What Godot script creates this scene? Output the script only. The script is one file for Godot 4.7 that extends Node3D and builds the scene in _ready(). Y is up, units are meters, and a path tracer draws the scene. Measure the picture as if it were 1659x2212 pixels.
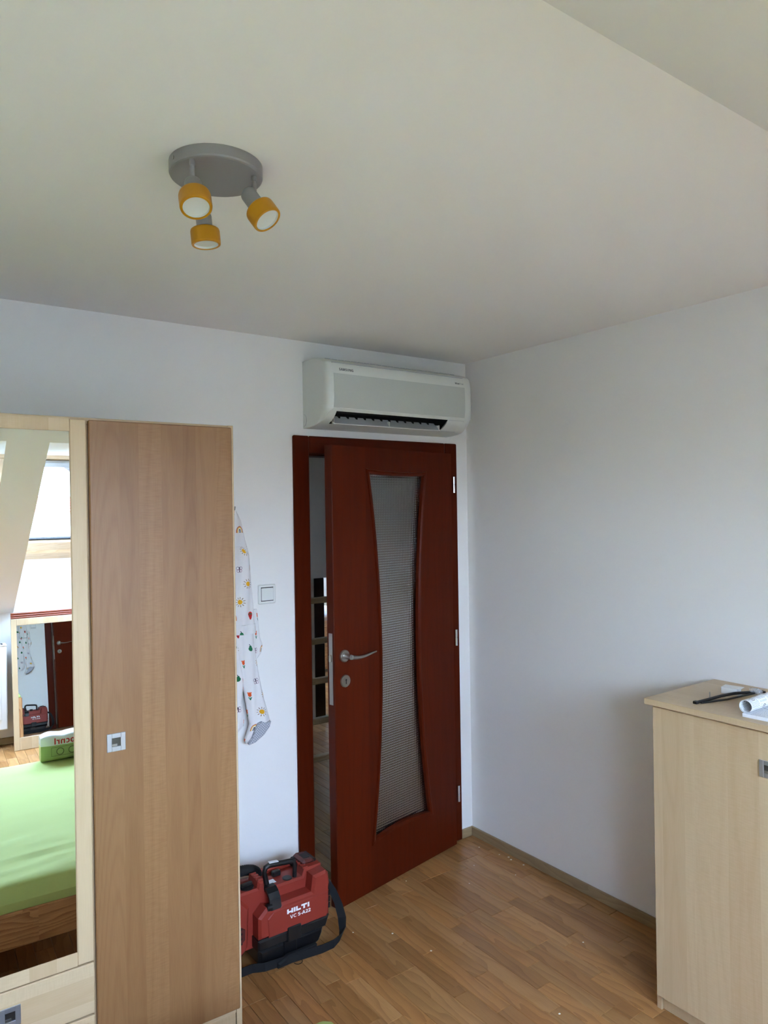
extends Node3D

# ---------------------------------------------------------------- mesh builder
class MB:
	var V := PackedVector3Array()
	var N := PackedVector3Array()
	var U := PackedVector2Array()
	var C := PackedColorArray()
	var xf := Transform3D.IDENTITY
	var col := Color.WHITE
	var uo := Vector2.ZERO
	func tri(a: Vector3, b: Vector3, c: Vector3, na: Vector3, nb: Vector3, nc: Vector3, ua: Vector2, ub: Vector2, uc: Vector2) -> void:
		a = xf * a; b = xf * b; c = xf * c
		na = (xf.basis * na).normalized(); nb = (xf.basis * nb).normalized(); nc = (xf.basis * nc).normalized()
		if (b - a).cross(c - a).dot(na + nb + nc) > 0.0:
			V.append_array([a, c, b]); N.append_array([na, nc, nb]); U.append_array([ua + uo, uc + uo, ub + uo])
		else:
			V.append_array([a, b, c]); N.append_array([na, nb, nc]); U.append_array([ua + uo, ub + uo, uc + uo])
		C.append_array([col, col, col])
	# flat convex polygon, facing `out`; v runs along g, in metres
	func poly(p: Array, out: Vector3, g := Vector3.UP) -> void:
		var n := Vector3.ZERO
		for i in p.size():
			var a: Vector3 = p[i]
			var b: Vector3 = p[(i + 1) % p.size()]
			n += a.cross(b)
		if n.length() < 1e-12: return
		n = n.normalized()
		if n.dot(out) < 0: n = -n
		var vd := g - n * g.dot(n)
		if vd.length() < 0.2:
			vd = Vector3.RIGHT - n * n.x
			if vd.length() < 0.2: vd = Vector3.BACK - n * n.z
		vd = vd.normalized()
		var ud := vd.cross(n)
		for i in range(1, p.size() - 1):
			var q := [p[0], p[i], p[i + 1]]
			tri(q[0], q[1], q[2], n, n, n, Vector2(q[0].dot(ud), q[0].dot(vd)), Vector2(q[1].dot(ud), q[1].dot(vd)), Vector2(q[2].dot(ud), q[2].dot(vd)))
	func box(lo: Vector3, hi: Vector3, b := 0.0, g := Vector3.UP) -> void:
		var c := (lo + hi) / 2.0
		var h := (hi - lo) / 2.0
		b = min(b, min(h.x, min(h.y, h.z)) * 0.9)
		var ax := [Vector3.RIGHT, Vector3.UP, Vector3.BACK]
		for k in 3:
			var i := (k + 1) % 3
			var j := (k + 2) % 3
			for s in [-1.0, 1.0]:
				var o: Vector3 = c + ax[k] * h[k] * s
				var a: Vector3 = ax[i] * (h[i] - b)
				var d: Vector3 = ax[j] * (h[j] - b)
				poly([o - a - d, o + a - d, o + a + d, o - a + d], ax[k] * s, g)
		if b <= 0.0: return
		for k in 3:
			var i := (k + 1) % 3
			var j := (k + 2) % 3
			for si in [-1.0, 1.0]:
				for sj in [-1.0, 1.0]:
					var p1: Vector3 = c + ax[i] * si * h[i] + ax[j] * sj * (h[j] - b)
					var p2: Vector3 = c + ax[i] * si * (h[i] - b) + ax[j] * sj * h[j]
					var l: Vector3 = ax[k] * (h[k] - b)
					poly([p1 - l, p1 + l, p2 + l, p2 - l], ax[i] * si + ax[j] * sj, g)
		for sx in [-1.0, 1.0]:
			for sy in [-1.0, 1.0]:
				for sz in [-1.0, 1.0]:
					var s := Vector3(sx, sy, sz)
					poly([c + s * Vector3(h.x, h.y - b, h.z - b), c + s * Vector3(h.x - b, h.y, h.z - b), c + s * Vector3(h.x - b, h.y - b, h.z)], s, g)
	# polygon in x,y (counter-clockwise) extruded from z0 to z1, with chamfers at the z1 (bf) and z0 (bb) ends
	func prism(pts: PackedVector2Array, z0: float, z1: float, bf := 0.0, bb := 0.0, g := Vector3.UP) -> void:
		if Geometry2D.is_polygon_clockwise(pts):
			pts = pts.duplicate(); pts.reverse()
		var rings := []
		if bb > 0:
			rings.append([inset(pts, bb), z0]); rings.append([pts, z0 + bb])
		else: rings.append([pts, z0])
		if bf > 0:
			rings.append([pts, z1 - bf]); rings.append([inset(pts, bf), z1])
		else: rings.append([pts, z1])
		for r in rings.size() - 1:
			var A: PackedVector2Array = rings[r][0]
			var B: PackedVector2Array = rings[r + 1][0]
			for i in A.size():
				var j := (i + 1) % A.size()
				var e: Vector2 = A[j] - A[i]
				var o := Vector3(e.y, -e.x, 0).normalized()
				if A != B: o += Vector3(0, 0, 1.0 if r > 0 else -1.0)
				poly([Vector3(A[i].x, A[i].y, rings[r][1]), Vector3(A[j].x, A[j].y, rings[r][1]), Vector3(B[j].x, B[j].y, rings[r + 1][1]), Vector3(B[i].x, B[i].y, rings[r + 1][1])], o, g)
		for e in [[rings[0], -1.0], [rings[-1], 1.0]]:
			var q: PackedVector2Array = e[0][0]
			var id := Geometry2D.triangulate_polygon(q)
			for t in range(0, id.size(), 3):
				poly([Vector3(q[id[t]].x, q[id[t]].y, e[0][1]), Vector3(q[id[t + 1]].x, q[id[t + 1]].y, e[0][1]), Vector3(q[id[t + 2]].x, q[id[t + 2]].y, e[0][1])], Vector3(0, 0, e[1]), g)
	static func inset(p: PackedVector2Array, d: float) -> PackedVector2Array:
		var r := PackedVector2Array()
		var n := p.size()
		for i in n:
			var a := (p[i] - p[(i + n - 1) % n]).normalized()
			var b := (p[(i + 1) % n] - p[i]).normalized()
			var na := Vector2(-a.y, a.x)
			var nb := Vector2(-b.y, b.x)
			var m := na + nb
			r.append(p[i] + m * d / max(0.35, 1.0 + na.dot(nb)))
		return r
	# profile [(r, h)] turned about the y axis
	func lathe(pr: Array, seg := 32, smooth := false, a0 := 0.0, a1 := TAU) -> void:
		var nr := []
		for i in pr.size() - 1:
			var d: Vector2 = pr[i + 1] - pr[i]
			nr.append(Vector2(d.y, -d.x).normalized())
		for i in pr.size() - 1:
			var n0: Vector2 = nr[i]
			var n1: Vector2 = nr[i]
			if smooth:
				if i > 0: n0 = (nr[i] + nr[i - 1]).normalized()
				if i < nr.size() - 1: n1 = (nr[i] + nr[i + 1]).normalized()
			for k in seg:
				var t0 := a0 + (a1 - a0) * k / seg
				var t1 := a0 + (a1 - a0) * (k + 1) / seg
				var c0 := Vector3(cos(t0), 0, sin(t0))
				var c1 := Vector3(cos(t1), 0, sin(t1))
				var A: Vector2 = pr[i]
				var B: Vector2 = pr[i + 1]
				var pa := c0 * A.x + Vector3.UP * A.y
				var pb := c1 * A.x + Vector3.UP * A.y
				var pc := c1 * B.x + Vector3.UP * B.y
				var pd := c0 * B.x + Vector3.UP * B.y
				var f := func(c: Vector3, n: Vector2): return c * n.x + Vector3.UP * n.y
				var u0 := t0 * 0.05
				var u1 := t1 * 0.05
				if A.x > 1e-6: tri(pa, pb, pc, f.call(c0, n0), f.call(c1, n0), f.call(c1, n1), Vector2(u0, A.y), Vector2(u1, A.y), Vector2(u1, B.y))
				if B.x > 1e-6: tri(pa, pc, pd, f.call(c0, n0), f.call(c1, n1), f.call(c0, n1), Vector2(u0, A.y), Vector2(u1, B.y), Vector2(u0, B.y))
	# smooth grid; P[j][i]
	func grid(P: Array, us: Array = [], vs: Array = [], close_u := false, flip := false) -> void:
		var h: int = P.size()
		var w: int = P[0].size()
		var Nn := []
		for j in h:
			var row := []
			for i in w:
				var l: Vector3 = P[j][i - 1] if i > 0 else (P[j][w - 2] if close_u else P[j][i])
				var r: Vector3 = P[j][i + 1] if i < w - 1 else (P[j][1] if close_u else P[j][i])
				var d: Vector3 = P[max(j - 1, 0)][i]
				var u: Vector3 = P[min(j + 1, h - 1)][i]
				var n := (r - l).cross(u - d).normalized()
				row.append(-n if flip else n)
			Nn.append(row)
		for j in h - 1:
			for i in w - 1:
				var uu := func(a: int, b: int): return Vector2(us[b] if us.size() else float(b) / (w - 1), vs[a] if vs.size() else float(a) / (h - 1))
				tri(P[j][i], P[j][i + 1], P[j + 1][i + 1], Nn[j][i], Nn[j][i + 1], Nn[j + 1][i + 1], uu.call(j, i), uu.call(j, i + 1), uu.call(j + 1, i + 1))
				tri(P[j][i], P[j + 1][i + 1], P[j + 1][i], Nn[j][i], Nn[j + 1][i + 1], Nn[j + 1][i], uu.call(j, i), uu.call(j + 1, i + 1), uu.call(j + 1, i))
	# round tube along points
	func tube(path: Array, rad, seg := 10, caps := true) -> void:
		var P := []
		var n := path.size()
		var t0: Vector3 = (path[1] - path[0]).normalized()
		var ref := t0.cross(Vector3.UP if abs(t0.y) < 0.9 else Vector3.RIGHT).normalized()
		var vs := []
		var len := 0.0
		for i in n:
			var t: Vector3 = (path[min(i + 1, n - 1)] - path[max(i - 1, 0)]).normalized()
			ref = (ref - t * ref.dot(t)).normalized()
			var b := t.cross(ref)
			var r: float = rad[i] if rad is Array else rad
			var row := []
			for k in seg + 1:
				var a := TAU * k / seg
				row.append(path[i] + (ref * cos(a) + b * sin(a)) * r)
			P.append(row)
			if i > 0: len += (path[i] - path[i - 1]).length()
			vs.append(len)
		grid(P, [], vs, true)
		var outside: Vector3 = P[0][0] - path[0]
		# make sure the normals look outwards
		var last := N.size() - 1
		if (xf.basis * outside).dot(N[last - (n - 1) * seg * 6 + 1]) < 0:
			for q in range(last - (n - 1) * seg * 6 + 1, last + 1): N[q] = -N[q]
			for q in range(last - (n - 1) * seg * 6 + 1, last + 1, 3):
				var s := V[q + 1]; V[q + 1] = V[q + 2]; V[q + 2] = s
				var sn := N[q + 1]; N[q + 1] = N[q + 2]; N[q + 2] = sn
				var su := U[q + 1]; U[q + 1] = U[q + 2]; U[q + 2] = su
		if caps:
			poly(P[0].slice(0, seg), path[0] - path[1]); poly(P[n - 1].slice(0, seg), path[n - 1] - path[n - 2])
	# flat ribbon of a thickness along points; side[i] is the direction across
	func ribbon(path: Array, side: Array, w: float, th: float) -> void:
		for i in path.size() - 1:
			var a: Vector3 = path[i]
			var b: Vector3 = path[i + 1]
			var sa: Vector3 = side[i].normalized() * w / 2
			var sb: Vector3 = side[i + 1].normalized() * w / 2
			var n := (b - a).cross(sa).normalized() * th / 2
			poly([a - sa + n, a + sa + n, b + sb + n, b - sb + n], n); poly([a - sa - n, a + sa - n, b + sb - n, b - sb - n], -n)
			poly([a - sa + n, a - sa - n, b - sb - n, b - sb + n], -sa); poly([a + sa + n, a + sa - n, b + sb - n, b + sb + n], sa)
			if i == 0: poly([a - sa + n, a + sa + n, a + sa - n, a - sa - n], a - b)
			if i == path.size() - 2: poly([b - sb + n, b + sb + n, b + sb - n, b - sb - n], b - a)
	func mesh() -> ArrayMesh:
		var ar := []
		ar.resize(Mesh.ARRAY_MAX)
		ar[Mesh.ARRAY_VERTEX] = V; ar[Mesh.ARRAY_NORMAL] = N; ar[Mesh.ARRAY_TEX_UV] = U; ar[Mesh.ARRAY_COLOR] = C
		var m := ArrayMesh.new()
		m.add_surface_from_arrays(Mesh.PRIMITIVE_TRIANGLES, ar)
		return m

var M := {}
var used := {}

func numbered(n: String) -> String:
	used[n] = used.get(n, -1) + 1
	return n if used[n] == 0 else "%s_%03d" % [n, used[n]]
func put(st: MB, called: String, m: Material, parent: Node = self) -> MeshInstance3D:
	var o := MeshInstance3D.new()
	o.mesh = st.mesh(); o.mesh.surface_set_material(0, m)
	o.name = numbered(called) if parent == self else called
	parent.add_child(o, true)
	return o
func tag(o: Node, label: String, cat: String, group := "", kind := "") -> Node:
	o.set_meta("label", label); o.set_meta("category", cat)
	if group: o.set_meta("group", group)
	if kind: o.set_meta("kind", kind)
	return o
func thing(called: String, label: String, cat: String, at: Vector3, group := "", kind := "") -> Node3D:
	var o := Node3D.new()
	o.name = numbered(called); add_child(o); o.position = at
	tag(o, label, cat, group, kind)
	return o
func text_on(parent: Node, called: String, s: String, size: float, at: Vector3, bas: Basis, m: Material, weight := 400, depth := 0.0006) -> MeshInstance3D:
	var f := SystemFont.new()
	f.font_names = PackedStringArray(["Droid Sans"]); f.font_weight = weight
	var t := TextMesh.new()
	t.font = f; t.text = s; t.font_size = 64; t.pixel_size = size / 64.0; t.depth = depth; t.curve_step = 2.0
	t.material = m
	var o := MeshInstance3D.new()
	o.mesh = t; o.name = called; parent.add_child(o, true)
	o.transform = Transform3D(bas, at)
	return o

# ---------------------------------------------------------------- materials
func mat(c: Color, rough := 0.6, metal := 0.0, tex: Texture2D = null, sc := Vector3.ONE) -> StandardMaterial3D:
	var m := StandardMaterial3D.new()
	m.albedo_color = c; m.roughness = rough; m.metallic = metal
	if tex:
		m.albedo_texture = tex; m.uv1_scale = sc
	return m
func noise(seed: int, freq: float, oct := 3) -> FastNoiseLite:
	var n := FastNoiseLite.new()
	n.seed = seed; n.noise_type = FastNoiseLite.TYPE_SIMPLEX_SMOOTH; n.frequency = freq
	n.fractal_type = FastNoiseLite.FRACTAL_FBM if oct > 1 else FastNoiseLite.FRACTAL_NONE
	n.fractal_octaves = oct
	return n
# veneer: wm x hm metres, strips of veneer side by side, some with cathedral arches, fine pores and ripples
func veneer(w: int, h: int, wm: float, hm: float, light: Color, dark: Color, seed: int, band := 0.07, arch := 1.0, ripple := 1.0, contrast := 1.0) -> ImageTexture:
	var rng := RandomNumberGenerator.new(); rng.seed = seed
	var nl := noise(seed, 1.0, 2)
	var nf := noise(seed + 1, 1.0, 1)
	var bands := []
	var x := 0.0
	while x < wm:
		var bw := band * rng.randf_range(0.6, 1.4)
		bands.append({"a": x, "b": x + bw, "t": rng.randf_range(-0.24, 0.24), "c": rng.randf_range(0.2, 0.8), "k": rng.randf_range(0.0, 1.0), "s": rng.randf_range(0, 50.0), "r": rng.randf_range(0.0, 1.0), "p": rng.randf_range(0.35, 0.9)})
		x += bw
	var img := Image.create(w, h, false, Image.FORMAT_RGB8)
	for i in w:
		var u := wm * i / w
		var bd: Dictionary = bands[0]
		for q in bands:
			if u >= q.a and u < q.b: bd = q
		var cx: float = bd.a + (bd.b - bd.a) * bd.c
		var du := (u - cx)
		var is_arch: float = arch if bd.k > 0.5 else 0.12 * arch
		for j in h:
			var v := hm * j / h
			var wob := nl.get_noise_2d(u * 7.0 + bd.s, v * 0.9)
			# arches: contours of a stretched paraboloid
			var f: float = du * du * 900.0 * is_arch + (v + bd.s) / bd.p * 2.6 * is_arch + wob * 1.3 + absf(du) * (18.0 - 10.0 * is_arch)
			var ring := 0.5 + 0.5 * sin(f * TAU)
			ring = ring * ring * ring
			var fine := nf.get_noise_2d(u * 420.0, v * 12.0 + bd.s)
			var rip := nf.get_noise_2d(u * 24.0 + bd.s, v * 190.0) if bd.r > 0.45 else 0.0
			var t: float = 0.42 + bd.t + (ring - 0.3) * 0.27 * contrast + fine * 0.18 * contrast + rip * 0.10 * ripple + wob * 0.10
			img.set_pixel(i, j, light.lerp(dark, clampf(t, 0.0, 1.0)))
	img.generate_mipmaps()
	return ImageTexture.create_from_image(img)
# softwood plank with bold rings, grain along v
func bold_wood(w: int, h: int, wm: float, hm: float, light: Color, dark: Color, seed: int, rings := 60.0, str := 1.0) -> ImageTexture:
	var nl := noise(seed, 1.0, 3)
	var nf := noise(seed + 3, 1.0, 1)
	var img := Image.create(w, h, false, Image.FORMAT_RGB8)
	for i in w:
		var u := wm * i / w
		for j in h:
			var v := hm * j / h
			var f := (u + 0.055 * nl.get_noise_2d(u * 7.0, v * 1.5)) * rings
			var r := f - floorf(f)
			r = r * r
			var fine := nf.get_noise_2d(u * 500.0, v * 14.0)
			img.set_pixel(i, j, light.lerp(dark, clampf(0.15 + r * 0.6 * str + fine * 0.15 + nl.get_noise_2d(u * 3.0 + 9.0, v * 0.8) * 0.25, 0.0, 1.0)))
	img.generate_mipmaps()
	return ImageTexture.create_from_image(img)
func disc(img: Image, c: Vector2, r: float, col: Color) -> void:
	for y in range(int(c.y - r), int(c.y + r) + 1):
		var dx := sqrt(max(0.0, r * r - (y - c.y) * (y - c.y)))
		if dx > 0: img.fill_rect(Rect2i(int(c.x - dx), y, int(2 * dx) + 1, 1), col)
func stroke(img: Image, a: Vector2, b: Vector2, r: float, col: Color) -> void:
	var n := int((b - a).length() / max(0.6, r * 0.6)) + 1
	for i in n + 1: disc(img, a.lerp(b, float(i) / n), r, col)

func make_materials() -> void:
	M.wall = mat(Color(0.945, 0.932, 0.915), 0.92)
	M.ceiling = mat(Color(0.965, 0.955, 0.94), 0.95)
	M.lining = mat(Color(0.93, 0.93, 0.93), 0.7)
	var maple := veneer(512, 1024, 0.62, 2.0, Color(0.83, 0.735, 0.59), Color(0.73, 0.61, 0.46), 11, 0.085, 0.6, 1.0, 0.5)
	M.maple = mat(Color.WHITE, 0.42, 0, maple, Vector3(1 / 0.62, 1 / 2.0, 1))
	var pear := veneer(512, 1024, 0.62, 2.0, Color(0.615, 0.455, 0.295), Color(0.495, 0.340, 0.200), 27, 0.058, 1.0, 1.6, 0.65)
	M.pear = mat(Color.WHITE, 0.42, 0, pear, Vector3(1 / 0.62, 1 / 2.0, 1))
	var mahog := veneer(512, 1024, 0.9, 2.1, Color(0.35, 0.115, 0.036), Color(0.245, 0.072, 0.022), 41, 0.12, 0.15, 0.15, 0.55)
	M.mahogany = mat(Color.WHITE, 0.36, 0, mahog, Vector3(1 / 0.9, 1 / 2.1, 1))
	M.mahogany_trim = mat(Color.WHITE, 0.3, 0, mahog, Vector3(1 / 0.9, 1 / 2.1, 1))
	for m in [M.mahogany, M.mahogany_trim]: m.metallic_specular = 0.22
	var pine := bold_wood(256, 512, 0.3, 1.0, Color(0.76, 0.56, 0.36), Color(0.50, 0.30, 0.16), 5, 50.0)
	M.pine = mat(Color.WHITE, 0.5, 0, pine, Vector3(1 / 0.3, 1, 1))
	var palepine := bold_wood(128, 256, 0.3, 1.0, Color(0.90, 0.80, 0.66), Color(0.74, 0.60, 0.44), 6, 40.0, 0.6)
	M.sashwood = mat(Color.WHITE, 0.45, 0, palepine, Vector3(1 / 0.3, 1, 1))
	M.ladderwood = mat(Color(0.82, 0.80, 0.76), 0.55, 0, palepine, Vector3(1 / 0.3, 1, 1))
	var beech := bold_wood(512, 1024, 0.55, 1.7, Color(0.75, 0.555, 0.35), Color(0.575, 0.385, 0.21), 9, 26.0, 0.8)
	M.plank = mat(Color.WHITE, 0.3, 0, beech, Vector3(1 / 0.55, 1 / 1.7, 1))
	M.plank.vertex_color_use_as_albedo = true
	M.subfloor = mat(Color(0.55, 0.40, 0.25), 0.8)
	var skirt := bold_wood(128, 512, 0.12, 1.4, Color(0.66, 0.57, 0.43), Color(0.53, 0.44, 0.32), 15, 40.0, 0.7)
	M.skirting = mat(Color.WHITE, 0.5, 0, skirt, Vector3(1 / 0.12, 1 / 1.4, 1))
	M.steel = mat(Color(0.66, 0.65, 0.62), 0.34, 0.95)
	M.chrome = mat(Color(0.85, 0.85, 0.86), 0.16, 1.0)
	M.satin = mat(Color(0.74, 0.75, 0.77), 0.38, 0.85)
	M.dark = mat(Color(0.03, 0.03, 0.035), 0.6)
	M.black = mat(Color(0.055, 0.055, 0.06), 0.5)
	M.rubber = mat(Color(0.04, 0.035, 0.035), 0.8)
	M.mirror = mat(Color(0.93, 0.95, 0.94), 0.0, 1.0)
	M.white_plastic = mat(Color(0.90, 0.90, 0.88), 0.35)
	M.ac = mat(Color(0.88, 0.885, 0.86), 0.4)
	M.ac_grey = mat(Color(0.72, 0.73, 0.74), 0.45)
	# pierced panel: fine dots in a 4 mm grid
	var di := Image.create(64, 64, false, Image.FORMAT_RGB8)
	di.fill(Color(0.79, 0.80, 0.78))
	for q in [Vector2(16, 16), Vector2(48, 48)]: disc(di, q, 7.0, Color(0.60, 0.62, 0.61))
	di.generate_mipmaps()
	M.ac_panel = mat(Color.WHITE, 0.45, 0, ImageTexture.create_from_image(di), Vector3(250, 250, 1))
	M.lamp_grey = mat(Color(0.60, 0.595, 0.585), 0.45, 0.3)
	M.amber = mat(Color(0.80, 0.56, 0.05), 0.32)
	M.amber.backlight_enabled = true; M.amber.backlight = Color(0.55, 0.35, 0.03)
	M.lens = mat(Color(0.86, 0.86, 0.84), 0.5)
	M.glass = mat(Color(0.93, 0.96, 0.97, 0.10), 0.02)
	M.glass.transparency = BaseMaterial3D.TRANSPARENCY_ALPHA
	# patterned door glass: little pressed squares
	var gi := Image.create(64, 64, false, Image.FORMAT_RGB8)
	for i in 64:
		for j in 64:
			var a := 1.0 - pow(absf(i - 31.5) / 32.0, 2.0)
			var b := 1.0 - pow(absf(j - 31.5) / 32.0, 2.0)
			var v := a * b
			gi.set_pixel(i, j, Color(v, v, v))
	M.cast_glass = mat(Color(0.93, 0.94, 0.94, 0.0), 0.08)
	M.cast_glass.refraction_enabled = true; M.cast_glass.refraction_scale = 0.05
	M.cast_glass.heightmap_enabled = true; M.cast_glass.heightmap_texture = ImageTexture.create_from_image(gi); M.cast_glass.heightmap_scale = 0.11
	M.cast_glass.uv1_scale = Vector3(90, 90, 1)
	M.red = mat(Color(0.54, 0.17, 0.12), 0.5)
	M.dark_red = mat(Color(0.32, 0.11, 0.09), 0.5)
	M.vac_black = mat(Color(0.045, 0.046, 0.052), 0.45)
	M.tank = mat(Color(0.06, 0.062, 0.075), 0.3)
	M.strap = mat(Color(0.032, 0.035, 0.048), 0.9)
	M.paper = mat(Color(0.93, 0.93, 0.94), 0.7)
	M.ink = mat(Color(0.95, 0.95, 0.95), 0.5)
	M.grey_ink = mat(Color(0.33, 0.34, 0.36), 0.5)
	M.pale_ink = mat(Color(0.55, 0.56, 0.58), 0.5)
	M.sheet = mat(Color(0.70, 0.76, 0.44), 0.85)
	M.radiator = mat(Color(0.92, 0.92, 0.91), 0.3)
	M.film = mat(Color(0.90, 0.92, 0.92), 0.25)
	M.green_film = mat(Color(0.62, 0.70, 0.42), 0.3)
	M.red_ink = mat(Color(0.75, 0.08, 0.12), 0.5)
	M.olive_ink = mat(Color(0.33, 0.36, 0.18), 0.5)
	M.moulding = mat(Color(0.52, 0.24, 0.13), 0.3)
	M.clear = mat(Color(0.95, 0.96, 0.97, 0.22), 0.1)
	M.clear.transparency = BaseMaterial3D.TRANSPARENCY_ALPHA
	M.plaster = mat(Color(0.93, 0.91, 0.86), 0.9)
	M.render = mat(Color(0.86, 0.88, 0.90), 0.9)
	M.tile = mat(Color(0.60, 0.27, 0.22), 0.8)
	M.house_glass = mat(Color(0.25, 0.32, 0.40), 0.1)
	M.brown_frame = mat(Color(0.30, 0.22, 0.18), 0.6)
	M.grass = mat(Color(0.30, 0.42, 0.20), 1.0)
	M.linen = mat(Color(0.88, 0.88, 0.92), 0.9)
	M.dark_frame = mat(Color(0.13, 0.05, 0.03), 0.4)
	M.print = mat(Color.WHITE, 0.9, 0, baby_print(), Vector3(1 / 0.30, 1 / 0.60, 1))
	M.sole = mat(Color.WHITE, 0.9, 0, dots(), Vector3(90, 90, 1))
	M.manual = mat(Color.WHITE, 0.6, 0, manual_print(), Vector3(1 / 0.2, 1 / 0.2, 1))

# printed jersey, 24 x 48 cm: suns, strawberries, tulips, rainbows, pears, butterflies
func baby_print() -> ImageTexture:
	var w := 512
	var h := 1024
	var im := Image.create(w, h, false, Image.FORMAT_RGB8)
	im.fill(Color(0.90, 0.885, 0.875))
	var k := 1.2 * w / 0.24 / 1000.0
	var rng := RandomNumberGenerator.new(); rng.seed = 8
	var spots := []
	for r in 9:
		for c in 4:
			spots.append([Vector2((c + 0.35 + (0.5 if r % 2 else 0.0)) * w / 4.0 + rng.randf_range(-6, 6), (r + 0.5) * h / 9.0 + rng.randf_range(-8, 8)), (r * 3 + c * 2 + r / 3) % 6])
	for s in spots:
		var p: Vector2 = s[0]
		if p.x > w - 40: p.x -= 34
		match s[1]:
			0:   # sun
				disc(im, p, 6.5 * k, Color(0.90, 0.66, 0.10))
				for a in 11:
					var d := Vector2.from_angle(TAU * a / 11.0)
					stroke(im, p + d * 9.0 * k, p + d * 13.0 * k, 0.7 * k, Color(0.50, 0.36, 0.22))
			1:   # strawberry
				for q in 9: disc(im, p + Vector2(0, (q - 4) * 1.6 * k), (6.6 - q * 0.55) * k, Color(0.78, 0.13, 0.13))
				for q in 9: disc(im, p + Vector2(rng.randf_range(-4, 4), rng.randf_range(-5, 4)) * k, 0.5 * k, Color(0.25, 0.05, 0.05))
				for a in 5: stroke(im, p + Vector2(0, -7) * k, p + Vector2((a - 2) * 2.6, -9.0 + absf(a - 2) * 1.4) * k, 1.0 * k, Color(0.12, 0.40, 0.24))
			2:   # tulip
				disc(im, p + Vector2(0, -5) * k, 5.0 * k, Color(0.90, 0.36, 0.13))
				for a in 3: stroke(im, p + Vector2(0, -4) * k, p + Vector2((a - 1) * 4.6, -11) * k, 1.6 * k, Color(0.90, 0.36, 0.13))
				stroke(im, p, p + Vector2(0, 9) * k, 0.6 * k, Color(0.10, 0.45, 0.30))
				stroke(im, p + Vector2(0, 9) * k, p + Vector2(-4, 2) * k, 0.9 * k, Color(0.10, 0.45, 0.30)); stroke(im, p + Vector2(0, 9) * k, p + Vector2(4, 2) * k, 0.9 * k, Color(0.10, 0.45, 0.30))
			3:   # rainbow
				var cs := [Color(0.72, 0.36, 0.28), Color(0.90, 0.68, 0.35), Color(0.93, 0.87, 0.60), Color(0.93, 0.925, 0.92), Color(0.12, 0.12, 0.16)]
				for q in 5:
					for a in 19:
						var d := Vector2.from_angle(PI + PI * a / 18.0) * (10.5 - 2.1 * q) * k
						disc(im, p + d, 1.15 * k, cs[q])
						if a == 0 or a == 18: stroke(im, p + d, p + d + Vector2(0, 6) * k, 1.1 * k, cs[q])
			4:   # pear
				disc(im, p + Vector2(0, 3) * k, 6.0 * k, Color(0.08, 0.42, 0.26)); disc(im, p + Vector2(0, -3) * k, 3.6 * k, Color(0.08, 0.42, 0.26))
				stroke(im, p + Vector2(0, -6) * k, p + Vector2(2, -10) * k, 0.7 * k, Color(0.10, 0.10, 0.16))
			5:   # butterfly outline
				for d in [Vector2(-5, -3), Vector2(5, -3), Vector2(-4, 4), Vector2(4, 4)]:
					for a in 14: disc(im, p + d * k + Vector2.from_angle(TAU * a / 14.0) * 3.8 * k, 0.65 * k, Color(0.28, 0.16, 0.28) if d.y < 0 else Color(0.60, 0.30, 0.42))
				stroke(im, p + Vector2(0, -6) * k, p + Vector2(0, 7) * k, 0.8 * k, Color(0.15, 0.10, 0.18))
	im.generate_mipmaps()
	return ImageTexture.create_from_image(im)
func dots() -> ImageTexture:
	var im := Image.create(64, 64, false, Image.FORMAT_RGB8)
	im.fill(Color(0.62, 0.63, 0.66))
	for q in [Vector2(16, 16), Vector2(48, 48)]: disc(im, q, 10.0, Color(0.90, 0.90, 0.91))
	im.generate_mipmaps()
	return ImageTexture.create_from_image(im)
# page of a leaflet: grey lines of tiny type, rules and two pictograms
func manual_print() -> ImageTexture:
	var im := Image.create(512, 512, false, Image.FORMAT_RGB8)
	im.fill(Color(0.95, 0.955, 0.96))
	var rng := RandomNumberGenerator.new(); rng.seed = 77
	for c in 4:
		var x0 := 12 + c * 126
		im.fill_rect(Rect2i(x0, 8, 108, 9), Color(0.45, 0.47, 0.50))
		var y := 26
		while y < 500:
			var x := x0
			while x < x0 + 100:
				var l := rng.randi_range(4, 14)
				im.fill_rect(Rect2i(x, y, l, 3), Color(0.55, 0.57, 0.60)); x += l + 4
			y += 8 if rng.randf() < 0.85 else 20
	for q in [Vector2(70, 150), Vector2(196, 300)]:
		im.fill_rect(Rect2i(int(q.x) - 30, int(q.y) - 62, 60, 124), Color(0.95, 0.955, 0.96))
		for a in 40: disc(im, q + Vector2(0, -28) + Vector2.from_angle(TAU * a / 40.0) * 17.0, 3.0, Color(0.12, 0.12, 0.14))
		disc(im, q + Vector2(0, -28), 6.0, Color(0.12, 0.12, 0.14))
		for e in [Rect2i(-20, 14, 40, 4), Rect2i(-20, 46, 40, 4), Rect2i(-20, 14, 4, 36), Rect2i(16, 14, 4, 36)]: im.fill_rect(Rect2i(e.position + Vector2i(q), e.size), Color(0.15, 0.15, 0.17))
		disc(im, q + Vector2(0, 32), 5.0, Color(0.15, 0.15, 0.17))
	im.generate_mipmaps()
	return ImageTexture.create_from_image(im)

# ---------------------------------------------------------------- the room
const H := 2.42
const XL := -3.72      # left wall
const ZS := 2.052      # where the slope starts
const ZK := 4.60       # knee wall
const SL := 0.5704     # fall of the slope
const RT := 2.695      # top of the window recesses
const OFF := 0.39      # height of the roof build-up, measured upright
func slope_y(z: float) -> float: return H - SL * (z - ZS)

func structure(called: String, st: MB, m: Material, label: String, cat: String) -> MeshInstance3D:
	var o := put(st, called, m)
	tag(o, label, cat, "", "structure")
	return o
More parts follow.
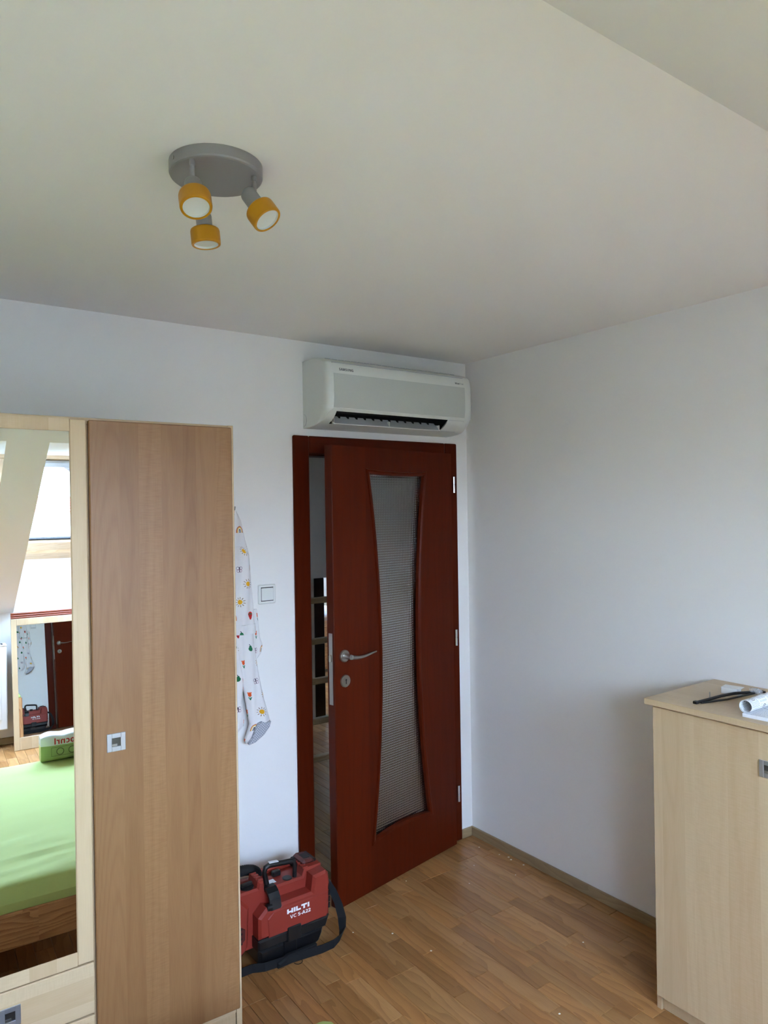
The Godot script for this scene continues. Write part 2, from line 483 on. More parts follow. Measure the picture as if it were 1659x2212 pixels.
# prism with a cross-section in z,y, running along x
func along_x(st: MB, zy: Array, x0: float, x1: float) -> void:
	var p := PackedVector2Array()
	for q in zy: p.append(Vector2(-q.x, q.y))
	var keep := st.xf
	st.xf = keep * Transform3D(Basis(Vector3(0, 0, -1), Vector3.UP, Vector3.RIGHT), Vector3.ZERO)
	st.prism(p, x0, x1)
	st.xf = keep

func build_room() -> void:
	var st := MB.new()
	# back wall with the doorway
	st.box(Vector3(XL - 0.12, 0, -0.12), Vector3(-0.975, H, 0)); st.box(Vector3(-0.12, 0, -0.12), Vector3(0.12, H, 0)); st.box(Vector3(-0.975, 1.965, -0.12), Vector3(-0.12, H, 0))
	structure("wall_back", st, M.wall, "white painted wall with the dark red door and air conditioner", "wall")
	st = MB.new()
	along_x(st, [Vector2(-0.12, 0), Vector2(ZK + 0.12, 0), Vector2(ZK + 0.12, slope_y(ZK) + 0.2), Vector2(ZS, H + 0.2), Vector2(-0.12, H + 0.2)], 0, 0.12)
	structure("wall_right", st, M.wall, "plain white wall behind the pale chest", "wall")
	st = MB.new()
	along_x(st, [Vector2(-0.12, 0), Vector2(ZK + 0.12, 0), Vector2(ZK + 0.12, slope_y(ZK) + 0.2), Vector2(ZS, H + 0.2), Vector2(-0.12, H + 0.2)], XL - 0.12, XL)
	structure("wall_left", st, M.wall, "white wall at the far end of the bed", "wall")
	st = MB.new()
	st.box(Vector3(XL - 0.12, H, -0.12), Vector3(0.12, H + 0.12, ZS))
	structure("ceiling", st, M.ceiling, "flat white ceiling with the three-spot lamp", "ceiling")
	# sloped ceiling: above, beside and between the two window recesses
	st = MB.new()
	var zo := RT + OFF / SL + 0.02
	along_x(st, [Vector2(ZS, H), Vector2(RT, slope_y(RT)), Vector2(zo, slope_y(zo) + OFF), Vector2(ZS, H + OFF)], XL - 0.12, 0.12)
	for x in [[XL - 0.12, -2.98, XL - 0.12, -3.045], [-2.042, -1.841, -1.978, -1.906], [-0.90, 0.12, -0.835, 0.12]]:
		# cheeks splay outwards from the room to the glass
		var a := Vector3(x[0], slope_y(RT), RT)
		var b := Vector3(x[1], slope_y(RT), RT)
		var c := Vector3(x[1], slope_y(ZK), ZK)
		var d := Vector3(x[0], slope_y(ZK), ZK)
		var e := Vector3(x[2], slope_y(zo) + OFF, zo)
		var f := Vector3(x[3], slope_y(zo) + OFF, zo)
		var g := Vector3(x[3], slope_y(ZK) + OFF, ZK)
		var h := Vector3(x[2], slope_y(ZK) + OFF, ZK)
		st.poly([a, b, c, d], Vector3(0, -1, -0.5)); st.poly([e, f, g, h], Vector3(0, 1, 0.5)); st.poly([a, b, f, e], Vector3(0, 0.1, -1)); st.poly([d, c, g, h], Vector3.BACK); st.poly([a, d, h, e], Vector3.LEFT); st.poly([b, c, g, f], Vector3.RIGHT)
	structure("ceiling_slope", st, M.ceiling, "sloping white attic ceiling around the roof windows", "ceiling")
	st = MB.new()
	st.box(Vector3(XL - 0.12, 0, ZK), Vector3(0.12, slope_y(ZK), ZK + 0.14))
	for x in [[-3.045, -1.978], [-1.906, -0.835]]: st.box(Vector3(x[0], slope_y(ZK), ZK), Vector3(x[1], slope_y(ZK) + OFF, ZK + 0.14))
	for x in [[XL - 0.12, -3.045], [-1.978, -1.906], [-0.835, 0.12]]: st.box(Vector3(x[0], slope_y(ZK), ZK + 0.002), Vector3(x[1], slope_y(ZK) + OFF, ZK + 0.14))
	structure("wall_knee", st, M.wall, "low white knee wall under the roof windows", "wall")
	roof_window(-1.906, -0.835, "window_1", "roof window above the leaning mirror, neighbour's house behind it")
	roof_window(-3.045, -1.978, "window_2", "roof window above the radiator")
	# skirting boards
	st = MB.new(); st.box(Vector3(-0.013, 0, 0.0), Vector3(-0.0005, 0.046, ZK), 0.003, Vector3.BACK)
	structure("baseboard_right", st, M.skirting, "light wood skirting along the right wall", "skirting")
	st = MB.new(); st.box(Vector3(-0.078, 0, 0.0005), Vector3(-0.0135, 0.046, 0.013), 0.003, Vector3.RIGHT); st.box(Vector3(XL, 0, 0.0005), Vector3(-1.02, 0.046, 0.013), 0.003, Vector3.RIGHT)
	structure("baseboard_back", st, M.skirting, "light wood skirting beside the door frame", "skirting")
	st = MB.new(); st.box(Vector3(XL, 0, ZK - 0.013), Vector3(-0.014, 0.05, ZK - 0.0005), 0.003, Vector3.RIGHT)
	structure("baseboard_knee", st, M.skirting, "light wood skirting under the radiator", "skirting")

func roof_window(x0: float, x1: float, called: String, label: String) -> void:
	var zo := RT + OFF / SL + 0.02
	var ang := atan(SL)
	var root := thing(called, label, "window", Vector3((x0 + x1) / 2, slope_y(zo) + OFF, zo), "", "structure")
	# local axes: x along the wall, y = out of the roof, z = down the slope
	root.basis = Basis(Vector3.RIGHT, ang)
	var w := (x1 - x0) / 2
	var L := (ZK + 0.05 - zo) / cos(ang)
	var frame := MB.new()
	frame.box(Vector3(-w - 0.03, -0.005, -0.06), Vector3(w + 0.03, 0.09, 0.035), 0.004, Vector3.RIGHT)
	frame.box(Vector3(-w - 0.03, -0.005, L - 0.15), Vector3(w + 0.03, 0.09, L + 0.04), 0.004, Vector3.RIGHT)
	for s in [-1, 1]: frame.box(Vector3(s * w - 0.035, -0.005, 0.035), Vector3(s * w + 0.035, 0.09, L - 0.15), 0.004, Vector3.BACK)
	put(frame, "window_frame", M.sashwood, root)
	var sash := MB.new()
	var a := 0.045
	var b := L - 0.16
	sash.box(Vector3(-w + 0.04, 0.01, a), Vector3(w - 0.04, 0.06, a + 0.085), 0.005, Vector3.RIGHT)
	sash.box(Vector3(-w + 0.04, 0.01, b - 0.13), Vector3(w - 0.04, 0.06, b), 0.005, Vector3.RIGHT)
	for s in [-1, 1]: sash.box(Vector3(s * (w - 0.075) - 0.035, 0.01, a + 0.085), Vector3(s * (w - 0.075) + 0.035, 0.06, b - 0.13), 0.005, Vector3.BACK)
	put(sash, "sash", M.sashwood, root)
	var bar := MB.new()
	bar.box(Vector3(-w + 0.05, -0.012, a + 0.012), Vector3(w - 0.05, 0.009, a + 0.075), 0.008)
	put(bar, "opening_bar", M.ac_grey, root)
	var seal := MB.new()
	seal.box(Vector3(-w + 0.11, 0.03, a + 0.086), Vector3(w - 0.11, 0.05, a + 0.1))
	for k in 2: seal.box(Vector3(-w + 0.11, 0.03, b - 0.148 + k * 0.011), Vector3(w - 0.11, 0.05, b - 0.143 + k * 0.011))
	put(seal, "seal", M.rubber, root)
	var pane := MB.new()
	pane.box(Vector3(-w + 0.108, 0.036, a + 0.083), Vector3(w - 0.108, 0.042, b - 0.128))
	put(pane, "pane", M.glass, root)

# ---------------------------------------------------------------- parquet
var plank_meshes := {}
const PW := 0.0645
func plank_mesh(len: float, tone: int, k: int) -> ArrayMesh:
	var key := "%.3f %d %d" % [len, tone, k]
	if not plank_meshes.has(key):
		var st := MB.new()
		plank_into(st, Vector3.ZERO, len, tone, k)
		plank_meshes[key] = st.mesh()
		plank_meshes[key].surface_set_material(0, M.plank)
	return plank_meshes[key]
func plank_into(st: MB, at: Vector3, len: float, tone: int, k: int) -> void:
	var tones := [Color(0.90, 0.90, 0.90), Color(0.76, 0.71, 0.64), Color(0.82, 0.82, 0.80), Color(0.90, 0.83, 0.74), Color(0.66, 0.60, 0.53), Color(1.0, 1.0, 1.0), Color(0.72, 0.65, 0.57)]
	st.col = tones[tone]
	var g := 0.0005
	var b := 0.0011
	var lo := at + Vector3(g, -0.012, g)
	var hi := at + Vector3(PW - g, 0, len - g)
	var u0 := Vector2(0.07 + 0.071 * k, 0.11 * k + 0.2 * tone)
	var f := func(p: Vector3): return u0 + Vector2(p.x - at.x, p.z - at.z)
	var quad := func(p: Array, n: Vector3):
		st.tri(p[0], p[1], p[2], n, n, n, f.call(p[0]), f.call(p[1]), f.call(p[2])); st.tri(p[0], p[2], p[3], n, n, n, f.call(p[0]), f.call(p[2]), f.call(p[3]))
	var q := [Vector3(lo.x + b, 0, lo.z + b), Vector3(hi.x - b, 0, lo.z + b), Vector3(hi.x - b, 0, hi.z - b), Vector3(lo.x + b, 0, hi.z - b)]
	var e := [Vector3(lo.x, -b, lo.z), Vector3(hi.x, -b, lo.z), Vector3(hi.x, -b, hi.z), Vector3(lo.x, -b, hi.z)]
	var d := [Vector3(lo.x, lo.y, lo.z), Vector3(hi.x, lo.y, lo.z), Vector3(hi.x, lo.y, hi.z), Vector3(lo.x, lo.y, hi.z)]
	quad.call(q, Vector3.UP)
	for i in 4:
		var j := (i + 1) % 4
		var o: Vector3 = [Vector3.FORWARD, Vector3.RIGHT, Vector3.BACK, Vector3.LEFT][i]
		quad.call([q[i], q[j], e[j], e[i]], (o + Vector3.UP).normalized())
		quad.call([e[i], e[j], d[j], d[i]], o)
func build_floor() -> void:
	var st := MB.new()
	st.box(Vector3(XL - 0.12, -0.16, -0.06), Vector3(0.12, -0.0125, ZK + 0.14))
	var fl := structure("floor", st, M.subfloor, "beech strip parquet floor of the bedroom", "floor")
	var rest := MB.new()
	var rng := RandomNumberGenerator.new(); rng.seed = 5
	var lens := [0.25, 0.32, 0.39, 0.46]
	var n := 0
	var x := -0.0 - PW
	while x > XL - PW:
		var z := -0.06
		var first := true
		while z < ZK:
			var L: float = lens[rng.randi_range(0, 3)]
			if first: L = lens[rng.randi_range(0, 3)] * 0.5 + 0.08
			first = false
			var tone: int = [0, 0, 1, 2, 3, 3, 4, 5, 6, 2][rng.randi_range(0, 9)]
			var k := rng.randi_range(0, 5)
			if z + L > ZK + 0.05: L = ZK + 0.05 - z
			var c := Vector2(x + PW / 2, z + L / 2)
			var near := (c.x > -1.5 and c.y < 1.55 and c.x < 0.0) or (c.x > -2.2 and c.x < -1.35 and c.y > 3.9)
			if near and n < 300:
				var o := MeshInstance3D.new()
				o.mesh = plank_mesh(L, tone, k); o.name = "plank"
				fl.add_child(o, true); o.position = Vector3(x, 0, z); n += 1
			else: plank_into(rest, Vector3(x, 0, z), L, tone, k)
			z += L
		x -= PW
	var o2 := put(rest, "planks", M.plank, fl)
	o2.set_meta("kind", "stuff")

# ---------------------------------------------------------------- door
func build_door() -> void:
	var root := thing("door_1", "dark red wooden door standing ajar, with an hourglass pane", "door", Vector3(-0.5475, 0, 0), "", "structure")
	var ox := 0.5475
	# frame: jambs, head and rounded casings
	var xl := -1.015 + ox
	var xr := -0.08 + ox
	var st := MB.new()
	for s in [[xl, xl + 0.078, 1], [xr, xr - 0.078, -1]]:
		var a: float = min(s[0], s[1])
		var b: float = max(s[0], s[1])
		st.box(Vector3(a, 0, -0.0), Vector3(b, 2.005 - 0.0, 0.016), 0.005)
	put(st, "casing", M.mahogany_trim, root)
	st = MB.new()
	st.box(Vector3(xl + 0.0785, 2.005 - 0.078, 0.0), Vector3(xr - 0.0785, 2.005, 0.0155), 0.005, Vector3.RIGHT)
	put(st, "head_casing", M.mahogany_trim, root)
	st = MB.new()
	for s in [1, -1]:
		var e := xl + 0.02 if s > 0 else xr - 0.02
		st.box(Vector3(min(e, e + s * 0.05), 0, -0.13), Vector3(max(e, e + s * 0.05), 1.945, -0.0005), 0.003)
		st.box(Vector3(min(e, e + s * 0.062), 0, -0.13), Vector3(max(e, e + s * 0.062), 1.933, -0.035), 0.003)
	st.box(Vector3(xl + 0.07, 1.935, -0.13), Vector3(xr - 0.07, 1.96, -0.0005), 0.003, Vector3.RIGHT)
	st.box(Vector3(xl + 0.07, 1.923, -0.13), Vector3(xr - 0.07, 1.935, -0.035), 0.003, Vector3.RIGHT)
	put(st, "jamb", M.mahogany_trim, root)
	st = MB.new()
	st.box(Vector3(xl + 0.0705, 0.92, -0.028), Vector3(xl + 0.0725, 1.14, -0.004))
	put(st, "strike_plate", M.black, root)
	st = MB.new()
	st.box(Vector3(xl - 0.02, 0, -0.145), Vector3(xl + 0.06, 2.005, -0.131)); st.box(Vector3(xr - 0.06, 0, -0.145), Vector3(xr + 0.02, 2.005, -0.131)); st.box(Vector3(xl + 0.06, 1.945, -0.145), Vector3(xr - 0.06, 2.005, -0.131))
	put(st, "hall_casing", M.mahogany_trim, root)
	# the leaf: local x runs from the hinge to the free edge, z outwards into the room
	var A := Vector3(-0.145 + ox, 0, 0.047)
	var dir := Vector3(-0.794, 0, 0.150).normalized()
	var out := Vector3(dir.z, 0, -dir.x)
	if out.z < 0: out = -out
	var T := Transform3D(Basis(dir, Vector3.UP, out), A)
	var top := 1.951
	var bot := 0.008
	var W := 0.805
	var th := 0.043
	var hole := leaf_hole()
	st = MB.new(); st.xf = T
	# front and back: four fields between the rectangle and the hole
	var n: int = hole[0].size()
	for side in [0.0, -th]:
		var o := Vector3(0, 0, 1.0 if side == 0.0 else -1.0)
		for e in 4:
			var hs: Array = hole[e]
			var c0: Vector2 = [Vector2(0.003, bot), Vector2(W - 0.003, bot), Vector2(W - 0.003, top), Vector2(0.003, top)][e]
			var c1: Vector2 = [Vector2(W - 0.003, bot), Vector2(W - 0.003, top), Vector2(0.003, top), Vector2(0.003, bot)][e]
			for i in n - 1:
				var p0 := c0.lerp(c1, float(i) / (n - 1))
				var p1 := c0.lerp(c1, float(i + 1) / (n - 1))
				st.poly([Vector3(p0.x, p0.y, side), Vector3(p1.x, p1.y, side), Vector3(hs[i + 1].x, hs[i + 1].y, side), Vector3(hs[i].x, hs[i].y, side)], o)
	for e in 4:
		var hs: Array = hole[e]
		var mid := Vector2(0.396, 1.03)
		for i in n - 1:
			var m2: Vector2 = mid - (hs[i] + hs[i + 1]) / 2
			st.poly([Vector3(hs[i].x, hs[i].y, 0), Vector3(hs[i + 1].x, hs[i + 1].y, 0), Vector3(hs[i + 1].x, hs[i + 1].y, -th), Vector3(hs[i].x, hs[i].y, -th)], Vector3(m2.x, m2.y, 0))
	for e in [[Vector2(0, bot), Vector2(W, bot), Vector3.DOWN], [Vector2(W, bot), Vector2(W, top), Vector3.RIGHT], [Vector2(W, top), Vector2(0, top), Vector3.UP], [Vector2(0, top), Vector2(0, bot), Vector3.LEFT]]:
		var a: Vector2 = e[0]
		var b: Vector2 = e[1]
		st.poly([Vector3(a.x, a.y, -0.003), Vector3(b.x, b.y, -0.003), Vector3(b.x, b.y, -th), Vector3(a.x, a.y, -th)], e[2])
		st.poly([Vector3(a.x, a.y, -0.003), Vector3(b.x, b.y, -0.003), Vector3(clampf(b.x, 0.003, W - 0.003), b.y, 0), Vector3(clampf(a.x, 0.003, W - 0.003), a.y, 0)], e[2] + Vector3.BACK)
	var leaf := put(st, "door_leaf", M.mahogany, root)
	# beads round the pane, on both faces
	for face in [0.0, -th]:
		st = MB.new(); st.xf = T
		for e in 4:
			var hs: Array = hole[e]
			for i in n - 1:
				var a: Vector2 = hs[i]
				var b: Vector2 = hs[i + 1]
				var mid := Vector2(0.396, 1.03)
				var pr := [Vector2(-0.006, 0), Vector2(-0.004, 0.007), Vector2(0.004, 0.008), Vector2(0.012, 0.003), Vector2(0.014, -0.012)]
				for k in pr.size() - 1:
					var ia := bead_in(hole, e, i)
					var ib := bead_in(hole, e, i + 1)
					var q := []
					for c in [[a, ia, pr[k]], [b, ib, pr[k]], [b, ib, pr[k + 1]], [a, ia, pr[k + 1]]]:
						var xy: Vector2 = c[0] + c[1] * c[2].x
						q.append(Vector3(xy.x, xy.y, c[2].y if face == 0.0 else face - c[2].y))
					var d2: Vector2 = pr[k + 1] - pr[k]
					var nn := Vector2(-d2.y, d2.x)
					var ii: Vector2 = ia
					st.poly(q, Vector3(ii.x * nn.x, ii.y * nn.x, nn.y if face == 0.0 else -nn.y))
		put(st, "glazing_bead", M.mahogany_trim, leaf)
	# patterned pane
	st = MB.new(); st.xf = T
	for zf in [-0.016, -0.021]:
		for i in n - 1:
			# rows between the left and the right side of the hole
			var l0: Vector2 = hole[1][i]
			var l1: Vector2 = hole[1][i + 1]
			var r0: Vector2 = hole[3][n - 1 - i]
			var r1: Vector2 = hole[3][n - 2 - i]
			st.poly([Vector3(l0.x, l0.y, zf), Vector3(l1.x, l1.y, zf), Vector3(r1.x, r1.y, zf), Vector3(r0.x, r0.y, zf)], Vector3(0, 0, 1 if zf > -0.02 else -1))
	put(st, "glass_pane", M.cast_glass, leaf)
	# lever handle, rosettes, lock plate, hinges
	for s in [1.0, -1.0]:
		var z0 := 0.0 if s > 0 else -th
		st = MB.new(); st.xf = T * Transform3D(Basis(Vector3.RIGHT, PI / 2 * s), Vector3(0.750, 1.06, z0))
		st.lathe([Vector2(0, 0.0), Vector2(0.026, 0.0), Vector2(0.026, 0.006), Vector2(0.024, 0.009), Vector2(0.012, 0.009), Vector2(0.0105, 0.010), Vector2(0.0105, 0.045), Vector2(0, 0.047)], 40)
		st.xf = T
		var pts := []
		var rr := []
		for i in 15:
			var t := i / 14.0
			pts.append(Vector3(0.750 - 0.005 - 0.142 * t, 1.058 + 0.009 * smoothstep(0.2, 0.95, t) - 0.006 * sin(t * PI) - 0.003 * t, z0 + s * (0.043 + 0.006 * sin(t * PI * 0.5))))
			rr.append(lerpf(0.0098, 0.0030, pow(t, 0.75)))
		st.tube(pts, rr, 14)
		put(st, "handle", M.steel, leaf)
		st = MB.new(); st.xf = T * Transform3D(Basis(Vector3.RIGHT, PI / 2 * s), Vector3(0.748, 0.954, z0))
		st.lathe([Vector2(0, 0.0), Vector2(0.026, 0.0), Vector2(0.026, 0.006), Vector2(0.024, 0.009), Vector2(0, 0.009)], 40)
		var kp := put(st, "lock_rosette", M.steel, leaf)
		st = MB.new(); st.xf = T
		st.box(Vector3(0.7455, 0.942, z0 + s * 0.0088 - 0.0006), Vector3(0.7505, 0.958, z0 + s * 0.0088 + 0.0006))
		st.xf = T * Transform3D(Basis(Vector3.RIGHT, PI / 2 * s), Vector3(0.748, 0.959, z0 + s * 0.0082))
		st.lathe([Vector2(0.0045, 0.0), Vector2(0.0045, 0.0012), Vector2(0, 0.0012)], 16)
		put(st, "keyhole", M.dark, kp)
	st = MB.new(); st.xf = T
	st.box(Vector3(W - 0.0005, 0.86, -0.033), Vector3(W + 0.0012, 1.16, -0.011)); st.box(Vector3(W, 1.04, -0.027), Vector3(W + 0.011, 1.07, -0.015), 0.003)
	put(st, "lock_plate", M.steel, leaf)
	for y in [1.796, 1.036, 0.259]:
		st = MB.new()
		st.xf = Transform3D(Basis.IDENTITY, Vector3(-0.137 + ox, y - 0.04, 0.053))
		st.lathe([Vector2(0, 0), Vector2(0.0072, 0.0), Vector2(0.0072, 0.038), Vector2(0.0058, 0.0385), Vector2(0.0058, 0.0415), Vector2(0.0072, 0.042), Vector2(0.0072, 0.08), Vector2(0, 0.08)], 18)
		put(st, "hinge", M.chrome, leaf)
func bead_in(hole: Array, e: int, i: int) -> Vector2:
	# inward direction, mitred at the four corners
	var perp := func(a: Vector2, b: Vector2) -> Vector2:
		var d := (b - a).normalized()
		return Vector2(-d.y, d.x)
	var hs: Array = hole[e]
	var n := hs.size()
	if i > 0 and i < n - 1: return perp.call(hs[i - 1], hs[i + 1])
	var v1: Vector2
	var v2: Vector2
	if i == 0:
		var q: Array = hole[(e + 3) % 4]
		v1 = perp.call(q[n - 2], q[n - 1]); v2 = perp.call(hs[0], hs[1])
	else:
		var q: Array = hole[(e + 1) % 4]
		v1 = perp.call(hs[n - 2], hs[n - 1]); v2 = perp.call(q[0], q[1])
	return (v1 + v2) / max(0.3, 1.0 + v1.dot(v2))
# bottom, free side, top, hinge side of the hourglass opening, counter-clockwise in leaf coordinates (x from the hinge, y up)
func leaf_hole() -> Array:
	var BR := Vector2(0.191, 0.216)
	var BL := Vector2(0.595, 0.212)
	var TL := Vector2(0.597, 1.851)
	var TR := Vector2(0.201, 1.849)
	var r := []
	var n := 25
	for e in [[BR, BL, Vector2(0, 0.022)], [BL, TL, Vector2(-0.066, 0)], [TL, TR, Vector2(0, -0.008)], [TR, BR, Vector2(0.066, 0)]]:
		var l := []
		for i in n:
			var t := float(i) / (n - 1)
			var p: Vector2 = e[0].lerp(e[1], t)
			l.append(p + e[2] * 4.0 * t * (1.0 - t))
		r.append(l)
	return r

# ---------------------------------------------------------------- wardrobe
func pull_plate(parent: Node, at: Vector3, bas: Basis, w := 0.05, hh := 0.05, open := 0.024) -> void:
	# square plate with a square finger hole; local z points out of the front
	var st := MB.new(); st.xf = Transform3D(bas, at)
	var o := open / 2
	var a := w / 2
	var b := hh / 2
	for r in [[-a, -b, -o, b], [o, -b, a, b], [-o, o, o, b], [-o, -b, o, -o]]:
		st.box(Vector3(r[0], r[1], 0), Vector3(r[2], r[3], 0.0035), 0.0008)
	var p := put(st, "handle", M.satin, parent)
	st = MB.new(); st.xf = Transform3D(bas, at)
	for e in [[Vector3(-o, -o, 0.001), Vector3(-o, o, 0.001), Vector3.RIGHT], [Vector3(o, -o, 0.001), Vector3(o, o, 0.001), Vector3.LEFT], [Vector3(-o, -o, 0.001), Vector3(o, -o, 0.001), Vector3.UP], [Vector3(-o, o, 0.001), Vector3(o, o, 0.001), Vector3.DOWN]]:
		var q0: Vector3 = e[0]
		var q1: Vector3 = e[1]
		st.poly([q0, q1, q1 * Vector3(0.9, 0.9, 1) + Vector3(0, 0, -0.0012), q0 * Vector3(0.9, 0.9, 1) + Vector3(0, 0, -0.0012)], e[2])
	st.box(Vector3(-o, -o, 0.0), Vector3(o, o, 0.0008))
	put(st, "finger_cup", mat(Color(0.40, 0.42, 0.44), 0.22, 0.9), p)
	st = MB.new(); st.xf = Transform3D(bas, at)
	st.box(Vector3(-o * 0.95, -o * 0.95, 0.0009), Vector3(o * 0.25, -o * 0.35, 0.0022), 0.0005)
	put(st, "spring_tongue", M.steel, p)

# door leaf with soft edges, front face at z = 0.018
func slab_front(st: MB, x0: float, y0: float, x1: float, y1: float) -> void:
	st.box(Vector3(x0, y0, 0.0005), Vector3(x1, y1, 0.018), 0.003)

func build_wardrobe() -> void:
	var root := thing("wardrobe", "tall two-tone wooden wardrobe with a mirror door and square metal pulls", "wardrobe", Vector3(-1.595, 0, 0.694))
	root.rotation.y = deg_to_rad(-1.5)
	var W := 1.285
	var D := 0.58
	var st := MB.new()
	st.uo = Vector2(0.3, 0.05)
	st.box(Vector3(-0.018, 0, -D), Vector3(0, 1.940, 0), 0.001); put(st, "side_panel", M.maple, root)
	st = MB.new(); st.box(Vector3(-W, 0, -D), Vector3(-W + 0.018, 1.940, 0), 0.001); put(st, "side_panel", M.maple, root)
	st = MB.new(); st.box(Vector3(-W + 0.0185, 1.922, -D), Vector3(-0.0185, 1.9395, 0.0), 0.001, Vector3.RIGHT); put(st, "top_panel", M.maple, root)
	st = MB.new(); st.box(Vector3(-W + 0.0185, 0.05, -D), Vector3(-0.0185, 1.92, -D + 0.006)); put(st, "back_panel", M.maple, root)
	st = MB.new(); st.box(Vector3(-W + 0.0185, 0.135, -D + 0.007), Vector3(-0.0185, 0.153, -0.001), 0.001, Vector3.RIGHT); put(st, "bottom_panel", M.maple, root)
	st = MB.new(); st.uo = Vector2(0.2, 0.9); st.box(Vector3(-W + 0.0195, 0.002, -0.020), Vector3(-0.0195, 0.134, -0.003), 0.001, Vector3.RIGHT); put(st, "plinth", M.maple, root)
	for x in [-0.430, -0.855]:
		st = MB.new(); st.box(Vector3(x - 0.009, 0.154, -D + 0.007), Vector3(x + 0.009, 1.9215, -0.002), 0.001); put(st, "divider", M.maple, root)
	# plain doors in a redder veneer
	for d in [[-0.4265, -0.012, 0], [-1.273, -0.8585, 1]]:
		st = MB.new()
		st.uo = Vector2(0.47 if d[2] == 0 else 1.55, 0.05)
		slab_front(st, d[0], 0.156, d[1], 1.932)
		var o := put(st, "door", M.pear, root)
		pull_plate(o, Vector3(d[0] + 0.060 if d[2] == 0 else d[1] - 0.06, 1.039, 0.018), Basis.IDENTITY)
	# mirror door
	st = MB.new(); st.uo = Vector2(0.9, 0.05)
	var x0 := -0.8535
	var x1 := -0.4325
	var gx0 := x0 + 0.043
	var gx1 := x1 - 0.043
	for r in [[x0, 0.455, gx0, 1.932], [gx1, 0.455, x1, 1.932]]: st.box(Vector3(r[0], r[1], 0.0005), Vector3(r[2], r[3], 0.018), 0.0025)
	for r in [[gx0, 0.455, gx1, 0.492], [gx0, 1.899, gx1, 1.932]]: st.box(Vector3(r[0], r[1], 0.0005), Vector3(r[2], r[3], 0.0179), 0.0)
	st.box(Vector3(gx0, 0.492, 0.0005), Vector3(gx1, 1.899, 0.014))
	var md := put(st, "mirror_door", M.maple, root)
	st = MB.new(); st.box(Vector3(gx0 + 0.0006, 0.4926, 0.0145), Vector3(gx1 - 0.0006, 1.8984, 0.0175), 0.0004)
	put(st, "mirror_glass", M.mirror, md)
	# drawers under it
	for y in [[0.3115, 0.450, 0.0], [0.156, 0.3065, 0.3]]:
		st = MB.new(); st.uo = Vector2(0.1 + y[2], 1.1 + y[2])
		st.box(Vector3(x0, y[0], 0.0005), Vector3(x1, y[1], 0.018), 0.0025, Vector3.RIGHT)
		var o := put(st, "drawer", M.maple, root)
		pull_plate(o, Vector3((x0 + x1) / 2 + 0.003, (y[0] + y[1]) / 2 + 0.004, 0.018), Basis.IDENTITY)

